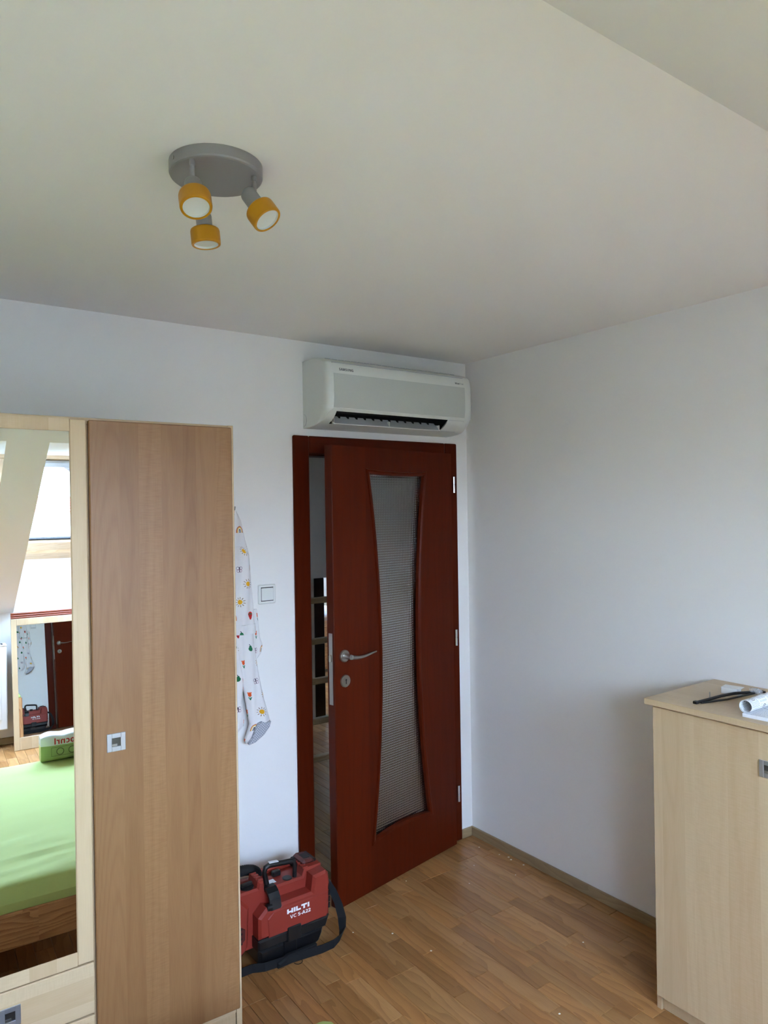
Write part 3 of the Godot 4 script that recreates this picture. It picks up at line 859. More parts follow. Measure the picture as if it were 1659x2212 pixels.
# ---------------------------------------------------------------- chest on the right
func build_chest() -> void:
	var root := thing("cupboard", "pale maple cupboard with a square metal pull against the right wall", "cupboard", Vector3(-0.2, 0, 1.80))
	var ox := 0.2
	var oz := -1.80
	var z0 := 1.332
	var z1 := 2.27
	var w := func(st: MB, a: Vector3, b: Vector3, bev: float, g: Vector3): st.box(a + Vector3(ox, 0, oz), b + Vector3(ox, 0, oz), bev, g)
	var st := MB.new(); st.uo = Vector2(0.35, 0.3)
	w.call(st, Vector3(-0.394, 0, z0), Vector3(-0.016, 1.0155, z0 + 0.018), 0.0012, Vector3.UP); put(st, "side_panel", M.maple, root)
	st = MB.new(); w.call(st, Vector3(-0.394, 0, z1 - 0.018), Vector3(-0.016, 1.0155, z1), 0.0012, Vector3.UP); put(st, "side_panel", M.maple, root)
	st = MB.new(); st.uo = Vector2(0.5, 0.4)
	w.call(st, Vector3(-0.427, 1.016, z0 - 0.010), Vector3(-0.001, 1.036, z1 + 0.01), 0.0015, Vector3.BACK); put(st, "top_panel", M.maple, root)
	st = MB.new(); st.uo = Vector2(0.1, 0.7)
	w.call(st, Vector3(-0.386, 0.002, z0 + 0.0185), Vector3(-0.370, 0.062, z1 - 0.0185), 0.001, Vector3.BACK); put(st, "plinth", M.maple, root)
	st = MB.new(); w.call(st, Vector3(-0.394, 0.0625, z0 + 0.0185), Vector3(-0.017, 0.080, z1 - 0.0185), 0.001, Vector3.BACK); put(st, "bottom_panel", M.maple, root)
	for d in [[z0 + 0.0115, 1.7985, 0.31, 1], [1.8015, z1 - 0.0115, 0.05, -1]]:
		st = MB.new(); st.uo = Vector2(d[2], 0.35)
		w.call(st, Vector3(-0.4125, 0.054, d[0]), Vector3(-0.3945, 1.010, d[1]), 0.002, Vector3.UP)
		var o := put(st, "door", M.maple, root)
		var hz: float = d[1] - 0.078 if d[3] == 1 else d[0] + 0.078
		pull_plate(o, Vector3(-0.4125 + ox, 0.905, hz + oz), Basis(Vector3.BACK, Vector3.UP, Vector3.LEFT))
	var ty := 1.0362
	# switch cover lying face down: open white box
	var cover := MB.new()
	cover.box(Vector3(-0.030, 0, -0.021), Vector3(0.030, 0.0022, 0.021), 0.0005)
	for e in [[Vector3(-0.030, 0, -0.021), Vector3(-0.028, 0.020, 0.021)], [Vector3(-0.030, 0, -0.021), Vector3(0.020, 0.020, -0.019)], [Vector3(-0.030, 0, 0.019), Vector3(0.020, 0.020, 0.021)]]: cover.box(e[0], e[1], 0.0006)
	cover.box(Vector3(-0.031, 0.0195, -0.022), Vector3(0.031, 0.0220, 0.022), 0.001)
	var cv := put(cover, "plastic_cover", M.white_plastic)
	tag(cv, "small white plastic cover lying on the pale cupboard top", "cover")
	cv.position = Vector3(-0.150, ty, 1.474); cv.rotation.y = -PI / 2 + 0.18
	# clear bag with bits beside it
	var bag := MB.new()
	for k in 5:
		var c := Vector3(0.004 * (k % 3), 0.011 + 0.002 * (k % 2), -0.014 + 0.007 * k)
		var rows := []
		for j in 6:
			var row := []
			var ph := PI * j / 5.0
			for i in 9:
				var th := TAU * i / 8.0
				row.append(c + Vector3(cos(th) * sin(ph) * 0.014, cos(ph) * 0.010, sin(th) * sin(ph) * 0.011) * (1.0 + 0.25 * sin(th * 3 + k)))
			rows.append(row)
		bag.grid(rows, [], [], true)
	var bg := put(bag, "plastic_bag", M.clear)
	tag(bg, "crumpled clear plastic bag beside the small white cover", "bag"); bg.position = Vector3(-0.105, ty, 1.528); bg.scale = Vector3.ONE * 0.85
	# screw standing on its head
	var sc := MB.new()
	sc.lathe([Vector2(0, 0), Vector2(0.0052, 0.0), Vector2(0.005, 0.0014), Vector2(0.0022, 0.0032), Vector2(0.0016, 0.0036)], 16)
	for k in 6: sc.lathe([Vector2(0.0016, 0.0036 + k * 0.0024), Vector2(0.0023, 0.0048 + k * 0.0024), Vector2(0.0016, 0.006 + k * 0.0024)], 12)
	sc.lathe([Vector2(0.0016, 0.018), Vector2(0, 0.021)], 12)
	var so := put(sc, "screw", M.steel); tag(so, "steel screw standing on its head on the cupboard", "screw"); so.position = Vector3(-0.273, ty, 1.464); so.scale = Vector3.ONE * 1.15
	# black cable folded double
	var cb := MB.new()
	cb.tube([Vector3(0, 0.004, 0), Vector3(0.07, 0.004, 0.004), Vector3(0.13, 0.006, 0.010), Vector3(0.19, 0.008, 0.024), Vector3(0.26, 0.005, 0.045), Vector3(0.30, 0.004, 0.062)], 0.0050, 8)
	cb.tube([Vector3(0.012, 0.004, 0.012), Vector3(0.06, 0.004, 0.026), Vector3(0.11, 0.0045, 0.042), Vector3(0.18, 0.006, 0.052), Vector3(0.26, 0.004, 0.056), Vector3(0.30, 0.004, 0.070)], 0.0034, 8)
	cb.box(Vector3(-0.006, 0, -0.007), Vector3(0.010, 0.009, 0.007), 0.0015)
	var co := put(cb, "cable", M.black); tag(co, "thin black cable folded double on the cupboard top", "cable"); co.position = Vector3(-0.366, ty, 1.470)
	# booklet with its cover pages rolled back
	var bk := thing("manual", "printed white booklet with rolled-up pages on the cupboard", "booklet", Vector3(-0.30, ty, 1.70))
	var o2 := Vector3(0.30, -ty, -1.70)
	st = MB.new(); st.xf = Transform3D(Basis(Vector3.UP, 0.06), Vector3.ZERO)
	st.box(Vector3(-0.088, 0.0, -0.070), Vector3(0.072, 0.011, 0.14), 0.0008); put(st, "page_block", M.paper, bk)
	st = MB.new(); st.xf = Transform3D(Basis(Vector3.UP, 0.06), Vector3.ZERO)
	st.poly([Vector3(-0.087, 0.0114, -0.069), Vector3(0.071, 0.0114, -0.069), Vector3(0.071, 0.0114, 0.139), Vector3(-0.087, 0.0114, 0.139)], Vector3.UP); put(st, "open_page", M.manual, bk)
	# the roll: spiral section swept along x, slightly conical
	var P := []
	var us := []
	for i in 41:
		var t := i / 40.0
		var a := -PI * 0.5 + t * TAU * 1.22
		var rr := 0.0205 - 0.0035 * t
		var row := []
		for j in 9:
			var s := j / 8.0
			var ax := lerpf(-0.086, 0.085, s)
			row.append(Vector3(ax, 0.0115 + 0.0205 + sin(a) * rr, -0.060 - cos(a) * rr * 1.0 - 0.0 + s * 0.008))
		P.append(row)
		us.append(t * 0.16)
	st = MB.new(); st.xf = Transform3D(Basis(Vector3.UP, 0.06), Vector3.ZERO)
	var across := []
	for j in 9: across.append(j * 0.0214)
	st.grid(P, across, us)
	var Q := []
	for row in P:
		var r2 := []
		for q in row: r2.append(q + (Vector3(q.x, 0.032, -0.060) - q).normalized() * 0.0012)
		Q.append(r2)
	st.grid(Q, across, us)
	for i in 40: st.poly([P[i][0], P[i + 1][0], Q[i + 1][0], Q[i][0]], Vector3.LEFT)
	put(st, "rolled_pages", M.manual, bk)

# ---------------------------------------------------------------- air conditioner
func build_ac() -> void:
	var root := thing("air_conditioner", "white wall-mounted air conditioner with open outlet above the door", "air conditioner", Vector3(-0.548, 2.037, 0.0))
	var xl := -0.409
	var xr := 0.411
	# section, from the wall over the top, down the front and back underneath: (z, y)
	var S := [Vector2(0.001, 0.285), Vector2(0.04, 0.291), Vector2(0.10, 0.291), Vector2(0.14, 0.285), Vector2(0.17, 0.276), Vector2(0.187, 0.267), Vector2(0.196, 0.259), Vector2(0.201, 0.245), Vector2(0.2045, 0.232), Vector2(0.206, 0.214), Vector2(0.208, 0.16), Vector2(0.2075, 0.11), Vector2(0.205, 0.085), Vector2(0.202, 0.070), Vector2(0.198, 0.063), Vector2(0.193, 0.057), Vector2(0.182, 0.043), Vector2(0.168, 0.031), Vector2(0.150, 0.020), Vector2(0.128, 0.011), Vector2(0.09, 0.004), Vector2(0.04, 0.0), Vector2(0.001, 0.0)]
	# ends rounded in plan: the front draws back over the last few centimetres
	var at := func(i: int, x: float) -> Vector3:
		var r := 0.034
		var d: float = min(x - xl, xr - x)
		var back := 0.0
		if d < r: back = r * (1.0 - sqrt(max(0.0, 1.0 - (1.0 - d / r) * (1.0 - d / r))))
		var wgt: float = smoothstep(0.09, 0.2, S[i].x)
		return Vector3(x, S[i].y, S[i].x - back * wgt)
	var xa := -0.356
	var xb := 0.258
	var ends := [0.0, 0.0008, 0.003, 0.0065, 0.011, 0.017, 0.025, 0.034]
	var cl := []
	for e in ends: cl.append(xl + e)
	cl.append(xa)
	var cm := [xa, -0.2, 0.0, 0.13, xb]
	var cr := [xb, 0.32]
	for k in ends.size(): cr.append(xr - ends[ends.size() - 1 - k])
	var i0 := 15
	var i1 := 19
	var n := S.size() - 1
	var st := MB.new()
	for seg in [[cl, 0, n], [cr, 0, n], [cm, 0, i0], [cm, i1, n]]:
		var P := []
		for i in range(seg[1], seg[2] + 1):
			var row := []
			for x in seg[0]: row.append(at.call(i, x))
			P.append(row)
		st.grid(P, [], [], false, true)
	for x in [xl, xr]:
		for i in n:
			var a: Vector3 = at.call(i, x)
			var b: Vector3 = at.call(i + 1, x)
			st.poly([a, b, Vector3(x, b.y, 0.0), Vector3(x, a.y, 0.0)], Vector3(-1 if x == xl else 1, 0, 0))
	put(st, "body", M.ac, root)
	# outlet throat
	st = MB.new()
	var A: Vector3 = at.call(i0, xa)
	var B: Vector3 = at.call(i0, xb)
	var Cc: Vector3 = at.call(i1, xb)
	var Dd: Vector3 = at.call(i1, xa)
	var ba := Vector3(0, 0.05, -0.075)
	var bb := Vector3(0, 0.055, -0.05)
	st.poly([A, B, B + ba, A + ba], Vector3.DOWN); st.poly([Dd, Cc, Cc + bb, Dd + bb], Vector3.UP)
	st.poly([A + ba, B + ba, Cc + bb, Dd + bb], Vector3(0, -0.4, 1))
	st.poly([A, A + ba, Dd + bb, Dd], Vector3.RIGHT); st.poly([B, B + ba, Cc + bb, Cc], Vector3.LEFT)
	put(st, "outlet", M.dark, root)
	# pierced front panel, standing a little proud of the body
	st = MB.new()
	var P2 := []
	var us := []
	var vs := []
	for i in range(9, 14):
		var row := []
		for k in 15:
			var x := lerpf(xl + 0.033, xr - 0.006, k / 14.0)
			var q: Vector3 = at.call(i, x)
			row.append(q + Vector3(0, 0.0, 0.0016))
			if i == 9: us.append(q.x)
		P2.append(row); vs.append(S[i].y)
	st.grid(P2, us, vs, false, true)
	for i in 14: st.poly([P2[0][i], P2[0][i + 1], P2[0][i + 1] - Vector3(0, 0, 0.002), P2[0][i] - Vector3(0, 0, 0.002)], Vector3.UP)
	for j in 4: st.poly([P2[j][0], P2[j + 1][0], P2[j + 1][0] - Vector3(0, 0, 0.002), P2[j][0] - Vector3(0, 0, 0.002)], Vector3.LEFT)
	put(st, "front_panel", M.ac_panel, root)
	# lip under the panel, running on down the left end
	st = MB.new()
	var lip := []
	for i in range(n - 1, 14, -1): lip.append(at.call(i, xl + 0.004 + 0.022 * smoothstep(0.0, 0.07, S[i].y)) + Vector3(-0.0004, 0, 0.0008))
	for k in 13: lip.append(at.call(13, lerpf(xl + 0.034, xr - 0.006, k / 12.0)) + Vector3(0, -0.001, 0.0010))
	st.tube(lip, 0.0019, 6)
	put(st, "panel_lip", M.white_plastic, root)
	# top intake grille and seam
	for k in 22:
		st = MB.new(); st.box(Vector3(xl + 0.045 + k * 0.0335, 0.2895, 0.035), Vector3(xl + 0.073 + k * 0.0335, 0.2925, 0.12), 0.001); put(st, "intake_slat", M.ac_grey, root)
	st = MB.new()
	var seam := []
	for k in 13: seam.append(at.call(6, lerpf(xl + 0.03, xr - 0.004, k / 12.0)) + Vector3(0, 0.0012, 0.0))
	st.tube(seam, 0.0018, 6)
	put(st, "seam", M.ac_grey, root)
	# louvre tray with its notched vanes
	st = MB.new()
	var l0: Vector3 = at.call(18, xa + 0.014)
	var l1: Vector3 = at.call(18, xb - 0.006)
	l0 += Vector3(0, -0.008, -0.006); l1 += Vector3(0, -0.008, -0.006)
	var up := Vector3(0, 0.026, -0.022)
	st.poly([l0, l1, l1 + up, l0 + up], Vector3(0, 0.7, 0.7)); st.poly([l0 + Vector3(0, -0.003, 0), l1 + Vector3(0, -0.003, 0), l1 + up, l0 + up], Vector3(0, -0.7, -0.7))
	st.poly([l0, l1, l1 + Vector3(0, -0.003, 0), l0 + Vector3(0, -0.003, 0)], Vector3(0, 0, 1))
	var lv := put(st, "louvre", M.ac_grey, root)
	st = MB.new(); st.tube([l0 + Vector3(-0.006, 0.004, 0), l0 + Vector3(0.008, -0.001, 0.001), l1 + Vector3(0, -0.001, 0.001)], 0.0022, 6); put(st, "louvre_edge", M.white_plastic, lv)
	for k in 13:
		var t := (k + 0.5) / 13.2
		st = MB.new()
		var c := l0.lerp(l1, t) + up
		st.poly([c + Vector3(-0.018, 0, 0), c + Vector3(0.018, 0, 0), c + Vector3(0.014, 0.009, -0.007), c + Vector3(-0.014, 0.009, -0.007)], Vector3(0, 0.7, 0.7))
		st.poly([c + Vector3(-0.018, 0, -0.001), c + Vector3(0.018, 0, -0.001), c + Vector3(0.014, 0.009, -0.008), c + Vector3(-0.014, 0.009, -0.008)], Vector3(0, -0.7, -0.7))
		put(st, "vane", M.ac_grey, lv)
	for e in [l0 + Vector3(0.003, 0, 0), l1 - Vector3(0.006, 0, 0), (l0 + l1) / 2]:
		st = MB.new(); st.box(e + Vector3(-0.0016, -0.002, -0.018), e + Vector3(0.0016, 0.024, 0.0), 0.0008); put(st, "louvre_bracket", M.white_plastic, lv)
	# display field to the right of the outlet
	st = MB.new()
	var f := []
	for q in [[15, xb + 0.012], [15, xb + 0.098], [19, xb + 0.095], [19, xb + 0.01]]: f.append(at.call(q[0], q[1]) + Vector3(0, -0.0006, 0.0006))
	for k in 4: st.tube([f[k], f[(k + 1) % 4]], 0.0007, 5)
	put(st, "display_outline", M.ac_grey, root)
	# knock-out on the left end
	st = MB.new()
	var ring := []
	for k in 19:
		var a := -PI / 2 + PI * k / 18.0
		ring.append(Vector3(xl - 0.0006, 0.034 + sin(a) * 0.026, 0.006 + cos(a) * 0.026))
	st.tube(ring, 0.0007, 5); put(st, "knock_out", M.ac_grey, root)
	text_on(root, "brand_lettering", "SAMSUNG", 0.0150, Vector3(-0.312, 0.232, 0.2049), Basis(Vector3.RIGHT, -0.15), M.grey_ink, 800)
	text_on(root, "model_lettering", "Wind", 0.0115, Vector3(0.310, 0.231, 0.2049), Basis(Vector3.RIGHT, -0.15), M.grey_ink, 800)
	text_on(root, "model_lettering", "Free", 0.0115, Vector3(0.3375, 0.231, 0.2049), Basis(Vector3.RIGHT, -0.15), M.pale_ink, 400)

# ---------------------------------------------------------------- ceiling lamp (switched off)
func build_lamp() -> void:
	var C := Vector3(-1.895, H, 1.303)
	var root := thing("ceiling_spotlight", "round grey ceiling lamp with three amber glass spots", "lamp", C)
	var st := MB.new()
	st.lathe([Vector2(0, -0.0005), Vector2(0.099, -0.0005), Vector2(0.099, -0.021), Vector2(0.0975, -0.0245), Vector2(0.094, -0.026), Vector2(0, -0.026)], 72)
	put(st, "ceiling_plate", M.lamp_grey, root)
	st = MB.new(); st.xf = Transform3D(Basis(Vector3.BACK, PI / 2), Vector3(-0.0988, -0.013, 0.012)); st.lathe([Vector2(0.004, 0), Vector2(0.004, 0.0012), Vector2(0, 0.0016)], 12); put(st, "fixing_screw", M.steel, root)
	for e in [[146.0, Vector3(-0.067, -0.91, 0.409), 0.040, Vector3(0, 0, 0), 0.074, 0.088], [38.0, Vector3(0.344, -0.811, 0.473), 0.033, Vector3(-0.016, 0.002, -0.008), 0.084, 0.082], [-90.0, Vector3(0.073, -0.997, 0.037), 0.045, Vector3(0, 0, 0), 0.072, 0.078]]:
		var a: float = deg_to_rad(e[0])
		var b: Vector3 = Vector3(cos(a), 0, sin(a)) * e[5] + Vector3(0, -0.026, 0)
		var tip: Vector3 = b + Vector3(0, -e[2], 0)
		var head := MB.new()
		var ax: Vector3 = e[1].normalized()
		var nb: Vector3 = tip + e[3] + ax * 0.004
		var side := ax.cross(Vector3.UP).normalized()
		var bas := Basis(side, ax, side.cross(ax))
		head.xf = Transform3D(bas, nb)
		var L: float = e[4]
		var sh := L - 0.037
		head.lathe([Vector2(0, 0), Vector2(0.013, 0.0), Vector2(0.0165, 0.004), Vector2(0.0175, 0.008), Vector2(0.0175, sh + 0.01), Vector2(0, sh + 0.01)], 36)
		var hd := put(head, "spot_head", M.lamp_grey, root)
		st = MB.new()
		st.xf = Transform3D(Basis.IDENTITY, b + Vector3(0, -e[2], 0))
		st.lathe([Vector2(0, 0), Vector2(0.0052, 0.0), Vector2(0.0052, e[2] * 0.62), Vector2(0.0044, e[2] * 0.64), Vector2(0.0044, e[2] * 0.7), Vector2(0.0056, e[2] * 0.72), Vector2(0.0056, e[2]), Vector2(0, e[2])], 20)
		put(st, "stem", M.lamp_grey, hd)
		st = MB.new(); st.tube([tip + Vector3(0, 0.003, 0), tip + e[3] * 0.5 + Vector3(0, -0.004, 0), nb + ax * 0.006], 0.0026, 8); put(st, "joint", M.chrome, hd)
		st = MB.new(); st.xf = Transform3D(bas, nb)
		st.lathe([Vector2(0.0176, sh + 0.003), Vector2(0.029, sh + 0.001), Vector2(0.0315, sh + 0.003), Vector2(0.0325, sh + 0.007), Vector2(0.0325, L - 0.004), Vector2(0.0318, L - 0.001), Vector2(0.0305, L), Vector2(0.0270, L), Vector2(0.0266, L - 0.0015)], 48)
		put(st, "glass_shade", M.amber, hd)
		st = MB.new(); st.xf = Transform3D(bas, nb)
		st.lathe([Vector2(0.0266, L - 0.0015), Vector2(0.0262, L - 0.002), Vector2(0.0258, L - 0.006), Vector2(0, L - 0.007)], 40)
		put(st, "lens", M.lens, hd)

# ---------------------------------------------------------------- switch, garment
func build_switch() -> void:
	var root := thing("light_switch", "square white light switch between the hanging sleepsuit and the door frame", "switch", Vector3(-1.148, 1.328, 0.0))
	var st := MB.new(); st.box(Vector3(-0.041, -0.041, 0.0003), Vector3(0.041, 0.041, 0.009), 0.004); put(st, "frame", M.white_plastic, root)
	st = MB.new(); st.box(Vector3(-0.0285, -0.0295, 0.009), Vector3(0.0285, 0.0295, 0.0096)); put(st, "recess", M.dark, root)
	st = MB.new(); st.box(Vector3(-0.0275, -0.0265, 0.0092), Vector3(0.0275, 0.0265, 0.0125), 0.0015); put(st, "rocker", M.white_plastic, root)

# soft tube of cloth: rows of (centre, half width, half depth), x across
func cloth_tube(st: MB, rows: Array, seg := 28, wr := 0.022) -> void:
	var P := []
	var vs := []
	var us := []
	var len := 0.0
	# resample for smoothness
	var R := []
	for i in rows.size() - 1:
		for k in 5:
			var t := k / 5.0
			t = t
			R.append([rows[i][0].lerp(rows[i + 1][0], t), lerpf(rows[i][1], rows[i + 1][1], t), lerpf(rows[i][2], rows[i + 1][2], t)])
	R.append(rows[-1])
	for i in R.size():
		var row := []
		for k in seg + 1:
			var a := TAU * k / seg
			var c := cos(a)
			var s := sin(a)
			var fold := 1.0 + wr * 12.0 * sin(a * 5.0 + R[i][0].y * 23.0) * absf(s)
			row.append(R[i][0] + Vector3(c * R[i][1], 0, signf(s) * pow(absf(s), 0.7) * R[i][2] * fold))
		P.append(row)
		if i > 0: len += (R[i][0] - R[i - 1][0]).length()
		vs.append(len)
	for k in seg + 1: us.append(k * 0.24 / seg)
	st.grid(P, us, vs, true, true)
	st.poly(P[0].slice(0, seg), Vector3.UP); st.poly(P[P.size() - 1].slice(0, seg), Vector3.DOWN)

func build_sleepsuit() -> void:
	var root := thing("sleepsuit", "white baby sleepsuit with colourful prints hanging beside the wardrobe", "sleepsuit", Vector3(-1.33, 0.727, 0.0))
	var o := Vector3(1.33, -0.727, 0.0)
	# hook it hangs from
	var hook := thing("coat_hook", "small metal wall hook behind the wardrobe edge carrying the sleepsuit", "hook", Vector3(-1.30, 1.69, 0.0))
	var hk := MB.new()
	hk.xf = Transform3D(Basis(Vector3.RIGHT, PI / 2), Vector3.ZERO)
	hk.lathe([Vector2(0, 0), Vector2(0.012, 0.0), Vector2(0.012, 0.003), Vector2(0, 0.003)], 20); hk.xf = Transform3D.IDENTITY
	put(hk, "hook_plate", M.steel, hook)
	hk = MB.new(); hk.tube([Vector3(0, 0, 0.002), Vector3(0, -0.008, 0.02), Vector3(0, -0.004, 0.034), Vector3(0, 0.008, 0.038)], 0.003, 8); put(hk, "hook_arm", M.steel, hook)
	var st := MB.new()
	st.uo = Vector2(0.03, 0.02)
	# body, falling from the hook
	cloth_tube(st, [[Vector3(-1.300, 1.680, 0.024) + o, 0.010, 0.010], [Vector3(-1.300, 1.64, 0.024) + o, 0.030, 0.014], [Vector3(-1.312, 1.56, 0.026) + o, 0.058, 0.018], [Vector3(-1.318, 1.50, 0.026) + o, 0.080, 0.020], [Vector3(-1.325, 1.40, 0.026) + o, 0.088, 0.020], [Vector3(-1.325, 1.30, 0.024) + o, 0.094, 0.018], [Vector3(-1.32, 1.22, 0.022) + o, 0.095, 0.016]], 36)
	put(st, "bodice", M.print, root)
	st = MB.new(); st.uo = Vector2(0.10, 0.21)
	cloth_tube(st, [[Vector3(-1.300, 1.535, 0.046) + o, 0.030, 0.010], [Vector3(-1.287, 1.50, 0.050) + o, 0.038, 0.014], [Vector3(-1.284, 1.40, 0.053) + o, 0.040, 0.016], [Vector3(-1.279, 1.30, 0.053) + o, 0.043, 0.017], [Vector3(-1.275, 1.215, 0.052) + o, 0.045, 0.018]], 30)
	var slv := put(st, "sleeve", M.print, root)
	st = MB.new(); st.uo = Vector2(0.02, 0.4)
	cloth_tube(st, [[Vector3(-1.275, 1.218, 0.052) + o, 0.0475, 0.022], [Vector3(-1.274, 1.18, 0.052) + o, 0.0490, 0.023]], 30)
	put(st, "cuff", M.print, slv)
	st = MB.new(); st.uo = Vector2(0.13, 0.05)
	cloth_tube(st, [[Vector3(-1.28, 1.23, 0.028) + o, 0.052, 0.014], [Vector3(-1.262, 1.12, 0.030) + o, 0.040, 0.016], [Vector3(-1.243, 1.0, 0.032) + o, 0.038, 0.017], [Vector3(-1.225, 0.90, 0.032) + o, 0.041, 0.018], [Vector3(-1.212, 0.84, 0.032) + o, 0.045, 0.018], [Vector3(-1.205, 0.805, 0.034) + o, 0.046, 0.018], [Vector3(-1.218, 0.775, 0.036) + o, 0.044, 0.017], [Vector3(-1.245, 0.745, 0.038) + o, 0.030, 0.014], [Vector3(-1.262, 0.731, 0.038) + o, 0.010, 0.008]], 30)
	var leg := put(st, "leg", M.print, root)
	# dotted sole on the front of the foot
	st = MB.new()
	var soleP := [Vector2(-1.205, 0.812), Vector2(-1.185, 0.803), Vector2(-1.163, 0.806), Vector2(-1.170, 0.785), Vector2(-1.195, 0.757), Vector2(-1.235, 0.732), Vector2(-1.262, 0.7265), Vector2(-1.264, 0.736), Vector2(-1.250, 0.752), Vector2(-1.232, 0.790), Vector2(-1.222, 0.806)]
	var pp := PackedVector2Array()
	for v in soleP: pp.append(v + Vector2(o.x, o.y))
	st.prism(pp, 0.036, 0.0605, 0.003)
	put(st, "sole", M.sole, leg)
	st = MB.new(); st.uo = Vector2(0.02, 0.14)
	cloth_tube(st, [[Vector3(-1.345, 1.23, 0.028) + o, 0.050, 0.014], [Vector3(-1.338, 1.12, 0.028) + o, 0.052, 0.015], [Vector3(-1.325, 1.0, 0.028) + o, 0.056, 0.016], [Vector3(-1.325, 0.90, 0.026) + o, 0.046, 0.015], [Vector3(-1.315, 0.84, 0.024) + o, 0.046, 0.014], [Vector3(-1.312, 0.80, 0.024) + o, 0.040, 0.012], [Vector3(-1.32, 0.775, 0.024) + o, 0.02, 0.008]], 30)
	put(st, "leg", M.print, root)
	# the far sleeve's cuff peeping out behind the leg
	st = MB.new(); st.uo = Vector2(0.19, 0.33)
	cloth_tube(st, [[Vector3(-1.214, 1.27, 0.012) + o, 0.016, 0.006], [Vector3(-1.206, 1.15, 0.012) + o, 0.020, 0.007], [Vector3(-1.199, 1.12, 0.012) + o, 0.024, 0.007], [Vector3(-1.200, 1.085, 0.012) + o, 0.018, 0.006], [Vector3(-1.206, 1.065, 0.012) + o, 0.006, 0.004]], 20)
	put(st, "sleeve", M.print, root)

# ---------------------------------------------------------------- cordless vacuum
func build_vacuum() -> void:
	var B := Vector3(-1.27, 0, 0.22)
	var root := thing("vacuum_cleaner", "red and black cordless vacuum cleaner between wardrobe and door", "vacuum cleaner", B)
	var w := func(x: float, y: float) -> Vector2: return Vector2(x - B.x, y)
	var p := func(a: Array) -> PackedVector2Array:
		var r := PackedVector2Array()
		for q in a: r.append(Vector2(q[0] - B.x, q[1]))
		return r
	var L := Transform3D(Basis.IDENTITY, Vector3(-B.x, 0, -B.z))   # world to local
	var st := MB.new()
	# rear housing with its stepped top
	st.prism(p.call([[-1.50, 0.06], [-1.085, 0.06], [-1.085, 0.255], [-1.34, 0.252], [-1.42, 0.262], [-1.48, 0.262], [-1.50, 0.24]]), 0.155 - B.z, 0.225 - B.z, 0.0, 0.012)
	put(st, "rear_housing", M.red, root)
	st = MB.new()
	st.prism(p.call([[-1.46, 0.06], [-1.082, 0.06], [-1.082, 0.290], [-1.155, 0.290], [-1.166, 0.263], [-1.325, 0.263], [-1.330, 0.296], [-1.352, 0.300], [-1.356, 0.276], [-1.425, 0.276], [-1.46, 0.24]]), 0.226 - B.z, 0.312 - B.z, 0.007, 0.004)
	var body := put(st, "housing", M.red, root)
	# front housing: lettered face, low shelf in the middle, tower on the right
	st = MB.new()
	st.prism(p.call([[-1.378, 0.113], [-1.080, 0.113], [-1.076, 0.236], [-1.082, 0.276], [-1.092, 0.286], [-1.148, 0.280], [-1.156, 0.222], [-1.284, 0.222], [-1.296, 0.212], [-1.318, 0.212], [-1.345, 0.222], [-1.378, 0.192]]), 0.255 - B.z, 0.366 - B.z, 0.009)
	put(st, "front_cover", M.red, root)
	# raised field of the face
	st = MB.new(); st.xf = L
	st.prism(PackedVector2Array([Vector2(-1.340, 0.113), Vector2(-1.094, 0.113), Vector2(-1.090, 0.208), Vector2(-1.318, 0.204), Vector2(-1.344, 0.182)]), 0.360, 0.3690, 0.0035)
	put(st, "face_panel", M.red, root)
	# left housing with the dark six-sided grille
	st = MB.new()
	st.prism(p.call([[-1.53, 0.045], [-1.420, 0.045], [-1.392, 0.075], [-1.385, 0.225], [-1.425, 0.268], [-1.53, 0.268]]), 0.20 - B.z, 0.322 - B.z, 0.018)
	put(st, "motor_housing", M.red, root)
	st = MB.new(); st.xf = L
	st.prism(PackedVector2Array([Vector2(-1.50, 0.09), Vector2(-1.440, 0.09), Vector2(-1.412, 0.112), Vector2(-1.412, 0.150), Vector2(-1.440, 0.172), Vector2(-1.50, 0.172)]), 0.314, 0.3245, 0.003)
	var gr := put(st, "grille", M.dark_red, root)
	for k in 4:
		st = MB.new(); st.xf = L; st.box(Vector3(-1.49, 0.100 + k * 0.018, 0.3238), Vector3(-1.426, 0.106 + k * 0.018, 0.3258)); put(st, "grille_slot", M.dark, gr)
	# black collar and dust container
	st = MB.new(); st.xf = L
	st.prism(PackedVector2Array([Vector2(-1.382, 0.073), Vector2(-1.097, 0.073), Vector2(-1.080, 0.112), Vector2(-1.382, 0.112)]), 0.16, 0.366, 0.006)
	put(st, "collar", M.vac_black, root)
	st = MB.new(); st.xf = L
	st.prism(PackedVector2Array([Vector2(-1.356, 0.003), Vector2(-1.15, 0.003), Vector2(-1.118, 0.018), Vector2(-1.104, 0.045), Vector2(-1.098, 0.0725), Vector2(-1.376, 0.0725), Vector2(-1.374, 0.02)]), 0.17, 0.356, 0.012)
	put(st, "dust_container", M.tank, root)
	# centre latch
	st = MB.new(); st.xf = L
	st.box(Vector3(-1.265, 0.072, 0.362), Vector3(-1.208, 0.126, 0.374), 0.003)
	put(st, "latch", M.vac_black, root)
	st = MB.new(); st.xf = L
	st.box(Vector3(-1.276, 0.020, 0.350), Vector3(-1.222, 0.071, 0.3605), 0.002)
	put(st, "latch_tab", M.tank, root)
	# rubber clip at the upper left
	st = MB.new(); st.xf = L
	var clip := [Vector3(-1.307, 0.266, 0.296), Vector3(-1.307, 0.267, 0.318), Vector3(-1.307, 0.258, 0.338), Vector3(-1.307, 0.240, 0.352), Vector3(-1.307, 0.206, 0.360)]
	st.ribbon(clip, [Vector3.RIGHT, Vector3.RIGHT, Vector3.RIGHT, Vector3.RIGHT, Vector3.RIGHT], 0.044, 0.010)
	put(st, "clip", M.vac_black, root)
